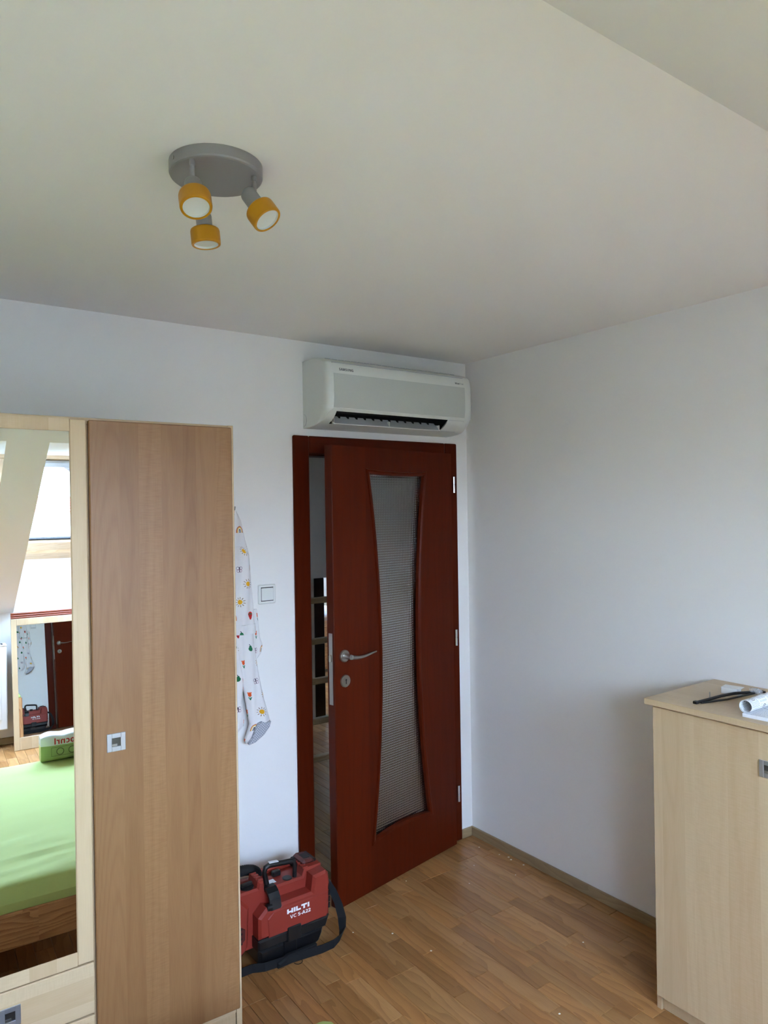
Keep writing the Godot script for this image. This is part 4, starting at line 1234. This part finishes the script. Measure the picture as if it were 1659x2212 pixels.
	st = MB.new(); st.xf = L * Transform3D(Basis(Vector3.BACK, PI / 2), Vector3(-1.322, 0.218, 0.355)); st.lathe([Vector2(0, 0.0), Vector2(0.013, 0.0), Vector2(0.013, 0.020), Vector2(0, 0.020)], 20); put(st, "clip_pivot", M.vac_black, root)
	# carrying handle
	st = MB.new(); st.xf = L
	var hp := [Vector3(-1.306, 0.262, 0.290), Vector3(-1.318, 0.315, 0.290), Vector3(-1.312, 0.333, 0.290), Vector3(-1.296, 0.338, 0.290), Vector3(-1.205, 0.327, 0.290), Vector3(-1.192, 0.321, 0.290), Vector3(-1.188, 0.306, 0.290), Vector3(-1.190, 0.262, 0.290)]
	st.tube(hp, [0.0095, 0.0095, 0.010, 0.010, 0.010, 0.0095, 0.0085, 0.0085], 12)
	put(st, "carrying_handle", M.vac_black, root)
	# stickers
	st = MB.new(); st.xf = L * Transform3D(Basis(Vector3.BACK, -0.11), Vector3(-1.280, 0.3455, 0.290)); st.box(Vector3(-0.019, 0, -0.008), Vector3(0.019, 0.002, 0.008)); put(st, "sticker", M.paper, root)
	st = MB.new(); st.xf = L; st.box(Vector3(-1.302, 0.2632, 0.258), Vector3(-1.266, 0.2642, 0.285)); put(st, "sticker", M.paper, root)
	# dial on the deck and turning knob on the left
	st = MB.new(); st.xf = L * Transform3D(Basis.IDENTITY, Vector3(-1.220, 0.2635, 0.286)); st.lathe([Vector2(0.0185, 0), Vector2(0.0185, 0.003), Vector2(0.016, 0.004), Vector2(0, 0.004)], 28); put(st, "dial", M.vac_black, root)
	st = MB.new(); st.xf = L * Transform3D(Basis.IDENTITY, Vector3(-1.385, 0.2765, 0.277)); st.lathe([Vector2(0.027, 0), Vector2(0.027, 0.004), Vector2(0.023, 0.005), Vector2(0, 0.005)], 32)
	var kn := put(st, "turning_knob", M.vac_black, root)
	st = MB.new(); st.xf = L * Transform3D(Basis(Vector3.UP, 0.1), Vector3(-1.385, 0.2815, 0.277)); st.box(Vector3(-0.024, 0, -0.007), Vector3(0.024, 0.013, 0.007), 0.004); put(st, "grip_bar", M.vac_black, kn)
	# rib steps on the deck
	for k in 4:
		st = MB.new(); st.xf = L; st.box(Vector3(-1.350, 0.2965, 0.236 + k * 0.019), Vector3(-1.329, 0.3025, 0.246 + k * 0.019), 0.001); put(st, "rib", M.red, body)
		st = MB.new(); st.xf = L; st.box(Vector3(-1.160, 0.287, 0.236 + k * 0.019), Vector3(-1.138, 0.2935, 0.246 + k * 0.019), 0.001); put(st, "rib", M.red, body)
	# battery in its bay on the tower
	st = MB.new(); st.xf = L
	st.prism(PackedVector2Array([Vector2(-1.150, 0.288), Vector2(-1.096, 0.288), Vector2(-1.096, 0.296), Vector2(-1.105, 0.304), Vector2(-1.138, 0.307), Vector2(-1.150, 0.300)]), 0.20, 0.285, 0.008, 0.006)
	var bt := put(st, "battery", M.dark_red, root)
	st = MB.new(); st.xf = L; st.box(Vector3(-1.136, 0.3045, 0.225), Vector3(-1.108, 0.3075, 0.265), 0.001); put(st, "battery_label", M.dark, bt)
	st = MB.new(); st.xf = L; st.box(Vector3(-1.106, 0.284, 0.195), Vector3(-1.084, 0.300, 0.278), 0.005); put(st, "battery_latch", M.vac_black, bt)
	# accessory bar at the back
	st = MB.new(); st.xf = L; st.box(Vector3(-1.295, 0.256, 0.172), Vector3(-1.09, 0.276, 0.200), 0.005); put(st, "accessory_bar", M.red, root)
	st = MB.new(); st.xf = L; st.box(Vector3(-1.165, 0.262, 0.200), Vector3(-1.112, 0.298, 0.224), 0.006); put(st, "hinge_block", M.vac_black, root)
	st = MB.new(); st.xf = L; st.box(Vector3(-1.262, 0.264, 0.232), Vector3(-1.228, 0.284, 0.252), 0.003); put(st, "hinge_block", M.vac_black, root)
	# ribbed hose, coiled behind the left end
	st = MB.new(); st.xf = L
	var hose := []
	var hr := []
	for i in 66:
		var t := i / 65.0
		hose.append(Vector3(-1.385 + cos(t * PI) * 0.085, 0.262 + sin(t * PI) * 0.040, 0.190 + 0.02 * t)); hr.append(0.018 + (0.002 if i % 2 else -0.001))
	st.tube(hose, hr, 14)
	put(st, "hose", M.rubber, root)
	# vents on the right end
	for k in 4:
		st = MB.new(); st.xf = L
		st.prism(PackedVector2Array([Vector2(-1.0845, 0.140 + k * 0.024), Vector2(-1.0775, 0.140 + k * 0.024), Vector2(-1.0775, 0.158 + k * 0.024), Vector2(-1.0825, 0.153 + k * 0.024)]), 0.345, 0.3655); put(st, "vent", M.dark, root)
	# lettering
	var lx := -1.2655
	for g in [[[0, 0, 7, 17], [18, 0, 25, 17], [7, 3, 18, 9]], [[0, 0, 7.5, 17]], [[0, 0, 7, 17], [7, 0, 20, 6]], [[0, 11, 24, 17], [8, 0, 15.5, 11]], [[0, 0, 7.5, 17]]]:
		st = MB.new(); st.xf = L
		var wide := 0.0
		for e in g:
			st.box(Vector3(lx + e[0] / 1000.0, 0.1765 + e[1] / 1000.0, 0.3688), Vector3(lx + e[2] / 1000.0, 0.1765 + e[3] / 1000.0, 0.3696)); wide = max(wide, e[2])
		put(st, "block_letter", M.ink, root)
		lx += (wide + 2.6) / 1000.0
	text_on(root, "model_lettering", "VC 5-A22", 0.0190, Vector3(-1.209 - B.x, 0.162, 0.3693 - B.z), Basis.from_scale(Vector3(1.12, 0.9, 1)), M.ink, 700, 0.0008)
	# shoulder strap, lying round the front
	st = MB.new(); st.xf = L
	var path := []
	var side := []
	var cr := Vector3(0.81, 0, 0.58)
	for q in [[-1.50, 0.018, 0.350, 1.0], [-1.40, 0.018, 0.352, 1.0], [-1.36, 0.018, 0.372, 1.0], [-1.30, 0.018, 0.380, 1.0], [-1.20, 0.018, 0.394, 1.0], [-1.14, 0.020, 0.406, 1.0], [-1.09, 0.024, 0.410, 0.95], [-1.055, 0.032, 0.402, 0.75], [-1.034, 0.050, 0.385, 0.45], [-1.022, 0.080, 0.362, 0.15], [-1.018, 0.120, 0.330, 0.0], [-1.022, 0.160, 0.290, 0.0], [-1.035, 0.200, 0.245, 0.0], [-1.060, 0.225, 0.215, 0.0]]:
		path.append(Vector3(q[0], q[1], q[2])); side.append(Vector3.UP * q[3] + cr * (1.0 - q[3]))
	st.ribbon(path, side, 0.032, 0.0025)
	put(st, "shoulder_strap", M.strap, root)
	st = MB.new(); st.xf = L
	st.prism(PackedVector2Array([Vector2(-1.315, 0.001), Vector2(-1.15, 0.001), Vector2(-1.15, 0.034), Vector2(-1.27, 0.036), Vector2(-1.315, 0.02)]), 0.368, 0.392, 0.006, 0.004)
	put(st, "strap_pad", M.strap, root)
	st = MB.new(); st.xf = L
	var loop := []
	for k in 13: loop.append(Vector3(-1.235 + cos(PI * k / 12.0) * 0.016, 0.0015, 0.392 + sin(PI * k / 12.0) * 0.016))
	st.tube(loop, 0.0012, 6); put(st, "cord_loop", M.strap, root)

# ---------------------------------------------------------------- bed, pack
func build_bed() -> void:
	var x0 := -3.66
	var x1 := -1.605
	var z0 := 1.245
	var z1 := 2.60
	var root := thing("bed", "pine bed with a mattress in a lime green sheet", "bed", Vector3((x0 + x1) / 2, 0, (z0 + z1) / 2))
	var L := Transform3D(Basis.IDENTITY, -root.position)
	var st: MB
	for z in [z0, z1 - 0.028]:
		st = MB.new(); st.xf = L; st.uo = Vector2(z, 0.1); st.box(Vector3(x0 + 0.05, 0.262 if z == z0 else 0.03, z), Vector3(x1 - 0.05, 0.380, z + 0.028), 0.004, Vector3.RIGHT); put(st, "side_rail", M.pine, root)
	for x in [x0, x1 - 0.028]:
		st = MB.new(); st.xf = L; st.uo = Vector2(x, 0.4); st.box(Vector3(x, 0.262, z0 + 0.05), Vector3(x + 0.028, 0.380, z1 - 0.05), 0.004, Vector3.BACK); put(st, "end_rail", M.pine, root)
	for x in [x0, x1 - 0.045]:
		for z in [z0, z1 - 0.045]:
			st = MB.new(); st.xf = L; st.box(Vector3(x, 0, z), Vector3(x + 0.045, 0.402, z + 0.045), 0.006); put(st, "leg", M.pine, root)
	st = MB.new(); st.xf = L; st.box(Vector3(x0 + 0.03, 0.30, z0 + 0.03), Vector3(x1 - 0.03, 0.315, z1 - 0.03)); put(st, "slat_base", M.pine, root)
	# mattress in its fitted sheet: rounded box with shallow creases
	st = MB.new(); st.xf = L
	var nx := 90
	var nz := 70
	var a0 := x0 + 0.01
	var a1 := x1 - 0.002
	var b0 := z0 + 0.002
	var b1 := z1 - 0.002
	var cr := noise(31, 1.0, 2)
	var P := []
	var r := 0.055
	for j in nz + 1:
		var row := []
		for i in nx + 1:
			var u := float(i) / nx
			var v := float(j) / nz
			var x := lerpf(a0, a1, u)
			var z := lerpf(b0, b1, v)
			# rounded corners in plan, rounded edge in section
			var dx: float = max(0.0, max(a0 + r - x, x - (a1 - r)))
			var dz: float = max(0.0, max(b0 + r - z, z - (b1 - r)))
			var d: float = min(sqrt(dx * dx + dz * dz), r * 0.999)
			if sqrt(dx * dx + dz * dz) > r:
				var k := r / sqrt(dx * dx + dz * dz)
				x = x - signf(x - (a0 + a1) / 2) * dx * (1 - k); z = z - signf(z - (b0 + b1) / 2) * dz * (1 - k)
			var drop := r * (1.0 - sqrt(1.0 - (d / r) * (d / r))) * 0.9
			var crease: float = 0.007 * pow(absf(cr.get_noise_2d(x * 1.6, z * 13.0)), 1.5) + 0.004 * cr.get_noise_2d(x * 3.0, z * 5.0)
			var edge := clampf(1.0 - (z - b0) / 0.5, 0.0, 1.0)
			row.append(Vector3(x, 0.458 - drop + crease * (0.5 + 1.6 * edge) * (1.0 - d / r), z))
		P.append(row)
	st.grid(P, [], [], false, true)
	# sides, tucked in under the edge
	var ringT := []
	for i in nx + 1: ringT.append(P[0][i])
	for j in range(1, nz + 1): ringT.append(P[j][nx])
	for i in range(nx - 1, -1, -1): ringT.append(P[nz][i])
	for j in range(nz - 1, -1, -1): ringT.append(P[j][0])
	var c := Vector3((a0 + a1) / 2, 0, (b0 + b1) / 2)
	var R1 := []
	var R2 := []
	for q in ringT:
		R1.append(Vector3(q.x, 0.385, q.z) + Vector3(signf(c.x - q.x), 0, signf(c.z - q.z)) * 0.003)
		R2.append(Vector3(q.x, 0.330, q.z) + Vector3(signf(c.x - q.x), 0, signf(c.z - q.z)) * 0.03)
	st.grid([R2, R1, ringT], [], [], true)
	put(st, "mattress", M.sheet, root)

	var pk := thing("diaper_pack", "green and white plastic pack with red lettering on the green bed", "pack", Vector3(-1.790, 0.4615, 2.540))
	# soft boxy pack: rounded section swept along x, white above, green below
	var sec := 20
	for part in [["white_top", 0.02, PI - 0.02, M.film], ["green_base", PI - 0.02, TAU + 0.02, M.green_film]]:
		st = MB.new()
		var rows := []
		for i in 21:
			var t := i / 20.0
			var pin: float = 1.0 - pow(absf(2.0 * t - 1.0), 9.0) * 0.35
			var row := []
			for k in sec + 1:
				var a: float = lerpf(part[1], part[2], float(k) / sec)
				var cx := signf(cos(a)) * pow(absf(cos(a)), 0.4) * 0.052 * pin
				var cy := signf(sin(a)) * pow(absf(sin(a)), 0.4) * 0.066
				if cy > 0: cy *= (0.55 + 0.45 * pin) * (0.95 + 0.05 * sin(t * 13.0))
				row.append(Vector3(lerpf(-0.140, 0.140, t), 0.066 + cy, cx + 0.0025 * sin(t * 24.0 + cy * 60.0)))
			rows.append(row)
		st.grid(rows)
		for e in [0, 20]: st.poly(rows[e], Vector3(-1 if e == 0 else 1, 0, 0))
		put(st, part[0], part[3], pk)
	var face := Basis(Vector3.UP, PI)
	text_on(pk, "lettering", "ocnrl", 0.040, Vector3(-0.035, 0.098, -0.0555), face, M.red_ink, 800, 0.001)
	st = MB.new()
	for cx in [-0.055, 0.0, 0.055]:
		var ring := []
		for k in 25: ring.append(Vector3(cx + cos(TAU * k / 24.0) * 0.016, 0.048 + sin(TAU * k / 24.0) * 0.016, -0.0560))
		st.tube(ring, 0.0016, 6, false)
	for e in [[Vector3(-0.095, 0.028, -0.0555), Vector3(0.09, 0.028, -0.0555)], [Vector3(-0.095, 0.070, -0.0555), Vector3(0.09, 0.070, -0.0555)], [Vector3(-0.095, 0.028, -0.0555), Vector3(-0.095, 0.070, -0.0555)]]: st.tube(e, 0.0008, 5)
	var pr := put(st, "printed_rings", M.olive_ink, pk)
	pr.set_meta("kind", "stuff")

# ---------------------------------------------------------------- at the knee wall
func build_knee_side() -> void:
	# leaning mirror
	var root := thing("leaning_mirror", "pale wood framed mirror leaning below the roof window", "mirror", Vector3(-1.45, 0.0, 4.372))
	root.basis = Basis(Vector3.UP, deg_to_rad(-0.35)) * Basis(Vector3.RIGHT, deg_to_rad(6.8))
	var w := 0.42
	var hh := 0.935
	var st := MB.new()
	for r in [[-w, 0.002, -w + 0.036, hh], [w - 0.036, 0.002, w, hh], [-w + 0.036, 0.002, w - 0.036, 0.090], [-w + 0.036, hh - 0.048, w - 0.036, hh]]: st.box(Vector3(r[0], r[1], 0.0), Vector3(r[2], r[3], 0.018), 0.002)
	put(st, "frame", M.maple, root)
	st = MB.new(); st.box(Vector3(-w + 0.0365, 0.0905, 0.006), Vector3(w - 0.0365, hh - 0.0485, 0.010)); put(st, "mirror_glass", M.mirror, root)
	st = MB.new(); st.box(Vector3(-w + 0.0365, 0.0905, 0.0105), Vector3(w - 0.0365, hh - 0.0485, 0.016)); put(st, "backing", M.rubber, root)
	st = MB.new()
	for k in 3:
		st.xf = Transform3D(Basis(Vector3.BACK, PI / 2), Vector3(w, hh + 0.008 + k * 0.0145, 0.008))
		st.lathe([Vector2(0, 0), Vector2(0.0075, 0.0), Vector2(0.0075, 2 * w), Vector2(0, 2 * w)], 16)
	st.xf = Transform3D.IDENTITY
	st.box(Vector3(-w, hh + 0.001, 0.004), Vector3(w, hh + 0.043, 0.014))
	put(st, "top_moulding", M.moulding, root)
	st = MB.new(); st.box(Vector3(-0.03, 0.55, 0.0185), Vector3(0.03, 0.60, 0.135), 0.003); put(st, "back_strut", M.maple, root)
	# radiator
	var rd := thing("radiator", "white panel radiator on the knee wall", "radiator", Vector3(-2.45, 0.14, 4.50))
	st = MB.new()
	var X := 0.55
	st.box(Vector3(-X, 0, -0.03), Vector3(X, 0.60, -0.005), 0.006)
	put(st, "front_panel", M.radiator, rd)
	var nrib := 22
	for k in nrib:
		var x := -X + 0.05 + (2 * X - 0.08) * (k + 0.5) / nrib
		st = MB.new()
		var rows := []
		for j in 2:
			var row := []
			for i in 9:
				var t := i / 8.0
				row.append(Vector3(x - 0.017 + 0.034 * t, 0.075 + 0.46 * j, -0.0305 - 0.007 * sin(t * PI)))
			rows.append(row)
		st.grid(rows, [], [], false, true); st.poly(rows[0], Vector3.DOWN); st.poly(rows[1], Vector3.UP)
		put(st, "rib", M.radiator, rd)
	st = MB.new(); st.box(Vector3(-X, 0, 0.045), Vector3(X, 0.6, 0.06), 0.005); st.box(Vector3(-X, 0.02, -0.005), Vector3(-X + 0.004, 0.59, 0.045)); st.box(Vector3(X - 0.004, 0.02, -0.005), Vector3(X, 0.59, 0.045)); put(st, "back_panel", M.radiator, rd)
	st = MB.new(); st.box(Vector3(-X, 0.601, -0.03), Vector3(X, 0.612, 0.06), 0.003); 
	var tg := put(st, "top_grille", M.radiator, rd)
	for k in 40:
		st = MB.new(); st.box(Vector3(-X + 0.03 + k * 0.0265, 0.6118, -0.02), Vector3(-X + 0.044 + k * 0.0265, 0.6126, 0.05)); put(st, "slot", M.dark, tg)
	st = MB.new()
	for x in [-X + 0.15, X - 0.15]: st.box(Vector3(x - 0.02, 0.1, 0.06), Vector3(x + 0.02, 0.5, 0.0995))
	put(st, "wall_bracket", M.radiator, rd)

# ---------------------------------------------------------------- beyond the door
func build_hall() -> void:
	var st := MB.new()
	var HX0 := -1.5
	var HX1 := 1.95
	var HZ := -2.34
	# hall floor, planks running on
	st = MB.new(); st.box(Vector3(HX0 - 0.1, -0.16, -5.6), Vector3(3.0, -0.0125, -0.061))
	var fl := structure("floor_hall", st, M.subfloor, "strip parquet running through the dark hall", "floor")
	var rest := MB.new()
	var rng := RandomNumberGenerator.new(); rng.seed = 12
	var x := HX0
	while x < 3.0 - PW:
		var z := -5.6
		while z < -0.07:
			var L: float = min([0.3, 0.4, 0.5][rng.randi_range(0, 2)], -0.062 - z)
			plank_into(rest, Vector3(x, 0, z), L, rng.randi_range(0, 6), rng.randi_range(0, 5))
			z += L
		x += PW
	put(rest, "planks", M.plank, fl).set_meta("kind", "stuff")
	# hall walls and ceilings
	st = MB.new(); st.box(Vector3(HX0 - 0.1, 0, HZ - 0.1), Vector3(HX0, H, -0.12)); structure("wall_hall_left", st, M.wall, "left side wall of the dark hall", "wall")
	st = MB.new(); st.box(Vector3(HX1, 0, HZ), Vector3(HX1 + 0.1, H, -0.12)); st.box(Vector3(0.12, 0, -0.12), Vector3(HX1 + 0.1, H, 0.0)); structure("wall_hall_right", st, M.wall, "right side wall of the dark hall", "wall")
	st = MB.new(); st.box(Vector3(HX0 - 0.1, 0, HZ - 0.1), Vector3(0.44, H, HZ)); st.box(Vector3(1.42, 0, HZ - 0.1), Vector3(3.0, H, HZ)); st.box(Vector3(0.44, 2.0, HZ - 0.1), Vector3(1.42, H, HZ))
	structure("wall_hall_end", st, M.wall, "pale wall at the far end of the hall", "wall")
	st = MB.new(); st.box(Vector3(HX0 - 0.1, H, -5.7), Vector3(3.1, H + 0.12, -0.12)); structure("ceiling_hall", st, M.ceiling, "ceiling of the dark hall and far room", "ceiling")
	# dropped wall panel above the ladder
	st = MB.new(); st.box(Vector3(-0.85, 1.268, -1.16), Vector3(HX1, H, -1.05)); structure("wall_hall_bulkhead", st, M.wall, "grey bulkhead above the wooden ladder in the hall", "wall")
	# doorway to the lit room
	var dr := thing("door_2", "dark door frame across the hall, open to a lit room", "door", Vector3(0.93, 0, HZ), "", "structure")
	for s in [-1, 1]:
		st = MB.new(); st.box(Vector3(s * 0.45 - 0.045, 0, -0.11), Vector3(s * 0.45 + 0.045, 1.955, 0.012), 0.003); put(st, "jamb", M.dark_frame, dr)
	st = MB.new(); st.box(Vector3(-0.495, 1.956, -0.11), Vector3(0.495, 2.03, 0.012), 0.003); put(st, "head", M.dark_frame, dr)
	# wooden ladder standing in the hall
	var ld := thing("wooden_ladder", "wooden ladder with flat rungs standing in the dark hall", "ladder", Vector3(-0.10, 0, -1.0))
	for s in [-0.42, 0.55]:
		st = MB.new(); st.box(Vector3(s - 0.016, 0, -0.04), Vector3(s + 0.016, 1.27, 0.04), 0.003); put(st, "stile", M.ladderwood, ld)
	for y in [0.193, 0.418, 0.657, 0.896, 1.141]:
		st = MB.new(); st.box(Vector3(-0.403, y - 0.017, -0.02), Vector3(0.533, y + 0.017, 0.02), 0.004, Vector3.RIGHT); put(st, "rung", M.ladderwood, ld)
	# the lit room beyond: walls, window, bed with a pillow
	st = MB.new(); st.box(Vector3(-0.6, 0, -5.6), Vector3(-0.5, H, HZ - 0.1)); structure("wall_far_left", st, M.wall, "left wall of the lit room across the hall", "wall")
	st = MB.new()
	st.box(Vector3(3.0, 0, -5.6), Vector3(3.1, 0.85, HZ)); st.box(Vector3(3.0, 2.15, -5.6), Vector3(3.1, H, HZ)); st.box(Vector3(3.0, 0.85, -5.6), Vector3(3.1, 2.15, -4.55)); st.box(Vector3(3.0, 0.85, -3.35), Vector3(3.1, 2.15, HZ))
	structure("wall_far_right", st, M.wall, "window wall of the lit room across the hall", "wall")
	st = MB.new(); st.box(Vector3(-0.6, 0, -5.7), Vector3(3.1, H, -5.6)); structure("wall_far_end", st, M.wall, "end wall of the lit room across the hall", "wall")
	var wn := thing("window_3", "bright window of the room across the hall", "window", Vector3(3.05, 0.85, -3.95), "", "structure")
	st = MB.new()
	for e in [[-0.60, -0.54, 0, 1.3], [0.54, 0.60, 0, 1.3], [-0.03, 0.03, 0.06, 1.24]]: st.box(Vector3(-0.03, e[2], e[0]), Vector3(0.03, e[3], e[1]), 0.004)
	for e in [[0.0, 0.06], [1.24, 1.30]]: st.box(Vector3(-0.03, e[0], -0.54), Vector3(0.03, e[1], 0.54), 0.004)
	put(st, "window_frame", M.white_plastic, wn)
	for e in [[-0.54, -0.03], [0.03, 0.54]]:
		st = MB.new(); st.box(Vector3(-0.004, 0.06, e[0]), Vector3(0.004, 1.24, e[1])); put(st, "pane", M.glass, wn)
	var cb := thing("far_dresser", "low wooden drawer unit with white bedding in the lit room", "drawer unit", Vector3(1.35, 0, -4.0))
	st = MB.new(); st.box(Vector3(-0.62, 0.04, -0.3), Vector3(0.9, 0.50, 0.3), 0.004, Vector3.RIGHT); put(st, "carcass", M.pine, cb)
	for k in 2:
		st = MB.new(); st.box(Vector3(-0.60, 0.06 + k * 0.22, 0.301), Vector3(0.88, 0.27 + k * 0.22, 0.318), 0.003, Vector3.RIGHT); put(st, "drawer", M.pine, cb)
	var pl := MB.new()
	var rows := []
	for j in 13:
		var row := []
		var ph := PI * j / 12.0
		for i in 25:
			var th := TAU * i / 24.0
			row.append(Vector3(signf(cos(th)) * pow(absf(cos(th)), 0.6) * sin(ph) * 0.45, 0.09 + cos(ph) * 0.09, signf(sin(th)) * pow(absf(sin(th)), 0.6) * sin(ph) * 0.27))
		rows.append(row)
	pl.grid(rows, [], [], true)
	var po := put(pl, "pillow", M.linen); tag(po, "white pillow on the low wooden drawer unit", "pillow"); po.position = Vector3(1.22, 0.502, -3.98)

# ---------------------------------------------------------------- outdoors
func build_outside() -> void:
	var st := MB.new(); st.box(Vector3(-60, -5.6, -40), Vector3(60, -5.5, 90)); 
	var g := put(st, "ground", M.grass); tag(g, "lawn far below the roof windows", "ground", "", "structure")
	var D := 40.0
	var root := thing("house", "white neighbouring house with red tiled roofs seen through the roof window", "house", Vector3(3.0, -5.5, D))
	var L := Transform3D(Basis.IDENTITY, -root.position)
	st = MB.new(); st.xf = L
	st.box(Vector3(-6, -5.5, D + 1.2), Vector3(9, 2.4, D + 9)); put(st, "ground_floor_wall", M.render, root)
	st = MB.new(); st.xf = L
	st.prism(PackedVector2Array([Vector2(-5.5, 2.4), Vector2(6.5, 2.4), Vector2(6.5, 2.7), Vector2(0.4, 7.2), Vector2(-5.5, 2.9)]), D + 1.5, D + 8.5); put(st, "gable_wall", M.render, root)
	# pent roof with rows of tiles
	st = MB.new(); st.xf = L
	st.poly([Vector3(-6.3, 1.95, D), Vector3(9.3, 1.95, D), Vector3(9.3, 2.85, D + 1.6), Vector3(-6.3, 2.85, D + 1.6)], Vector3(0, 1, -0.5)); st.poly([Vector3(-6.3, 1.85, D), Vector3(9.3, 1.85, D), Vector3(9.3, 2.75, D + 1.6), Vector3(-6.3, 2.75, D + 1.6)], Vector3(0, -1, 0.5)); st.poly([Vector3(-6.3, 1.85, D), Vector3(9.3, 1.85, D), Vector3(9.3, 1.95, D), Vector3(-6.3, 1.95, D)], Vector3(0, 0, -1))
	var pr := put(st, "pent_roof", M.tile, root)
	for k in 6:
		st = MB.new(); st.xf = L; st.tube([Vector3(-6.3, 1.98 + k * 0.15, D + k * 0.267), Vector3(9.3, 1.98 + k * 0.15, D + k * 0.267)], 0.045, 6); put(st, "tile_row", M.tile, pr)
	# gable roof edges
	for s in [[Vector3(0.4, 7.4, D + 0.9), Vector3(7.3, 2.55, D + 0.9)], [Vector3(0.4, 7.4, D + 0.9), Vector3(-6.3, 2.6, D + 0.9)]]:
		st = MB.new(); st.xf = L
		var n: Vector3 = Vector3(-(s[1] - s[0]).y, (s[1] - s[0]).x, 0).normalized() * 0.16
		if n.y < 0: n = -n
		var z := Vector3(0, 0, 8.5)
		st.poly([s[0] + n, s[1] + n, s[1] + n + z, s[0] + n + z], n); st.poly([s[0], s[1], s[1] + z, s[0] + z], -n); st.poly([s[0], s[1], s[1] + n, s[0] + n], Vector3(0, 0, -1)); st.poly([s[1], s[1] + n, s[1] + n + z, s[1] + z], s[1] - s[0])
		put(st, "gable_roof", M.tile, root)
	# windows
	for e in [[0.35, 3.05, 2.0, 4.15, D + 1.45], [-0.2, -0.2, 2.0, 1.0, D + 1.15], [-4.4, 3.05, -2.8, 4.15, D + 1.45]]:
		var a := Vector2(min(e[0], e[2]), min(e[1], e[3]))
		var b := Vector2(max(e[0], e[2]), max(e[1], e[3]))
		st = MB.new(); st.xf = L
		var t := 0.1
		st.box(Vector3(a.x, a.y, e[4] - 0.03), Vector3(a.x + t, b.y, e[4] + 0.1)); st.box(Vector3(b.x - t, a.y, e[4] - 0.03), Vector3(b.x, b.y, e[4] + 0.1)); st.box(Vector3(a.x, a.y, e[4] - 0.03), Vector3(b.x, a.y + t, e[4] + 0.1)); st.box(Vector3(a.x, b.y - t, e[4] - 0.03), Vector3(b.x, b.y, e[4] + 0.1)); st.box(Vector3((a.x + b.x) / 2 - 0.06, a.y, e[4] - 0.03), Vector3((a.x + b.x) / 2 + 0.06, b.y, e[4] + 0.1))
		var wf := put(st, "window", M.brown_frame, root)
		st = MB.new(); st.xf = L; st.box(Vector3(a.x, a.y, e[4] + 0.02), Vector3(b.x, b.y, e[4] + 0.04)); put(st, "pane", M.house_glass, wf)
	st = MB.new(); st.xf = L; st.tube([Vector3(2.35, 1.9, D + 1.0), Vector3(2.35, -5.4, D + 1.0)], 0.06, 8); put(st, "downpipe", M.brown_frame, root)

# ---------------------------------------------------------------- crumbs of plaster on the parquet
func build_crumbs() -> void:
	var rng := RandomNumberGenerator.new(); rng.seed = 4
	for q in [[-0.075, 0.13, 3.0], [-0.050, 0.245, 3.0], [-0.036, 0.292, 4.5], [-0.045, 0.318, 5.0], [-0.034, 0.388, 3.5], [-0.13, 0.43, 2.5], [-0.22, 0.25, 2.5], [-0.35, 0.36, 3.0], [-0.56, 0.17, 2.5], [-0.85, 0.46, 3.0], [-0.80, 0.64, 3.5], [-0.30, 0.95, 3.0], [-0.68, 1.16, 3.5], [-0.97, 0.36, 2.5]]:
		var st := MB.new()
		var r: float = q[2] * 1.5 / 1000.0
		var pts := []
		for i in 6: pts.append(Vector3(cos(i * TAU / 6) * r * rng.randf_range(0.6, 1.1), r * rng.randf_range(0.2, 0.4), sin(i * TAU / 6) * r * rng.randf_range(0.6, 1.1)))
		for i in 6:
			st.poly([pts[i], pts[(i + 1) % 6], Vector3(0, r * 0.8, 0)], pts[i] + Vector3.UP * r); st.poly([pts[i], pts[(i + 1) % 6], Vector3(0, 0, 0)], Vector3.DOWN + pts[i])
		var o := put(st, "plaster_crumb", M.plaster); tag(o, "tiny white crumb of plaster lying on the parquet", "crumb", "plaster crumbs on the parquet"); o.position = Vector3(q[0], 0.0002, q[1])

# ----------------------------------------------------------------
func _ready() -> void:
	# camera
	var cam := Camera3D.new(); cam.name = "camera"
	cam.fov = 70.549
	cam.near = 0.05; cam.far = 300.0
	var yaw := 0.622178
	var roll := -0.015735
	var fw := Vector3(sin(yaw), -0.000486, -cos(yaw)).normalized()
	var r0 := fw.cross(Vector3.UP).normalized()
	var u0 := r0.cross(fw)
	cam.transform = Transform3D(Basis(r0 * cos(roll) + u0 * sin(roll), -r0 * sin(roll) + u0 * cos(roll), -fw), Vector3(-2.52156, 1.66782, 2.77847))
	add_child(cam); cam.current = true
	# sky: bright overcast
	var env := Environment.new()
	env.background_mode = Environment.BG_SKY
	var sm := ProceduralSkyMaterial.new()
	sm.sky_top_color = Color(0.72, 0.835, 1.0); sm.sky_horizon_color = Color(0.81, 0.895, 1.0); sm.sky_curve = 0.15
	sm.ground_bottom_color = Color(0.35, 0.37, 0.33); sm.ground_horizon_color = Color(0.60, 0.64, 0.66)
	sm.sun_angle_max = 0.0; sm.energy_multiplier = 1.0
	var sky := Sky.new(); sky.sky_material = sm
	env.sky = sky; env.background_energy_multiplier = 20.0
	env.tonemap_mode = Environment.TONE_MAPPER_LINEAR
	env.tonemap_exposure = 2.85
	env.sdfgi_enabled = true; env.ssao_enabled = true; env.ssil_enabled = true
	var we := WorldEnvironment.new(); we.environment = env; add_child(we)
	make_materials()
	build_room()
	build_floor()
	build_door()
	build_wardrobe()
	build_chest()
	build_ac()
	build_lamp()
	build_switch()
	build_sleepsuit()
	build_vacuum()
	build_bed()
	build_knee_side()
	build_hall()
	build_outside()
	build_crumbs()
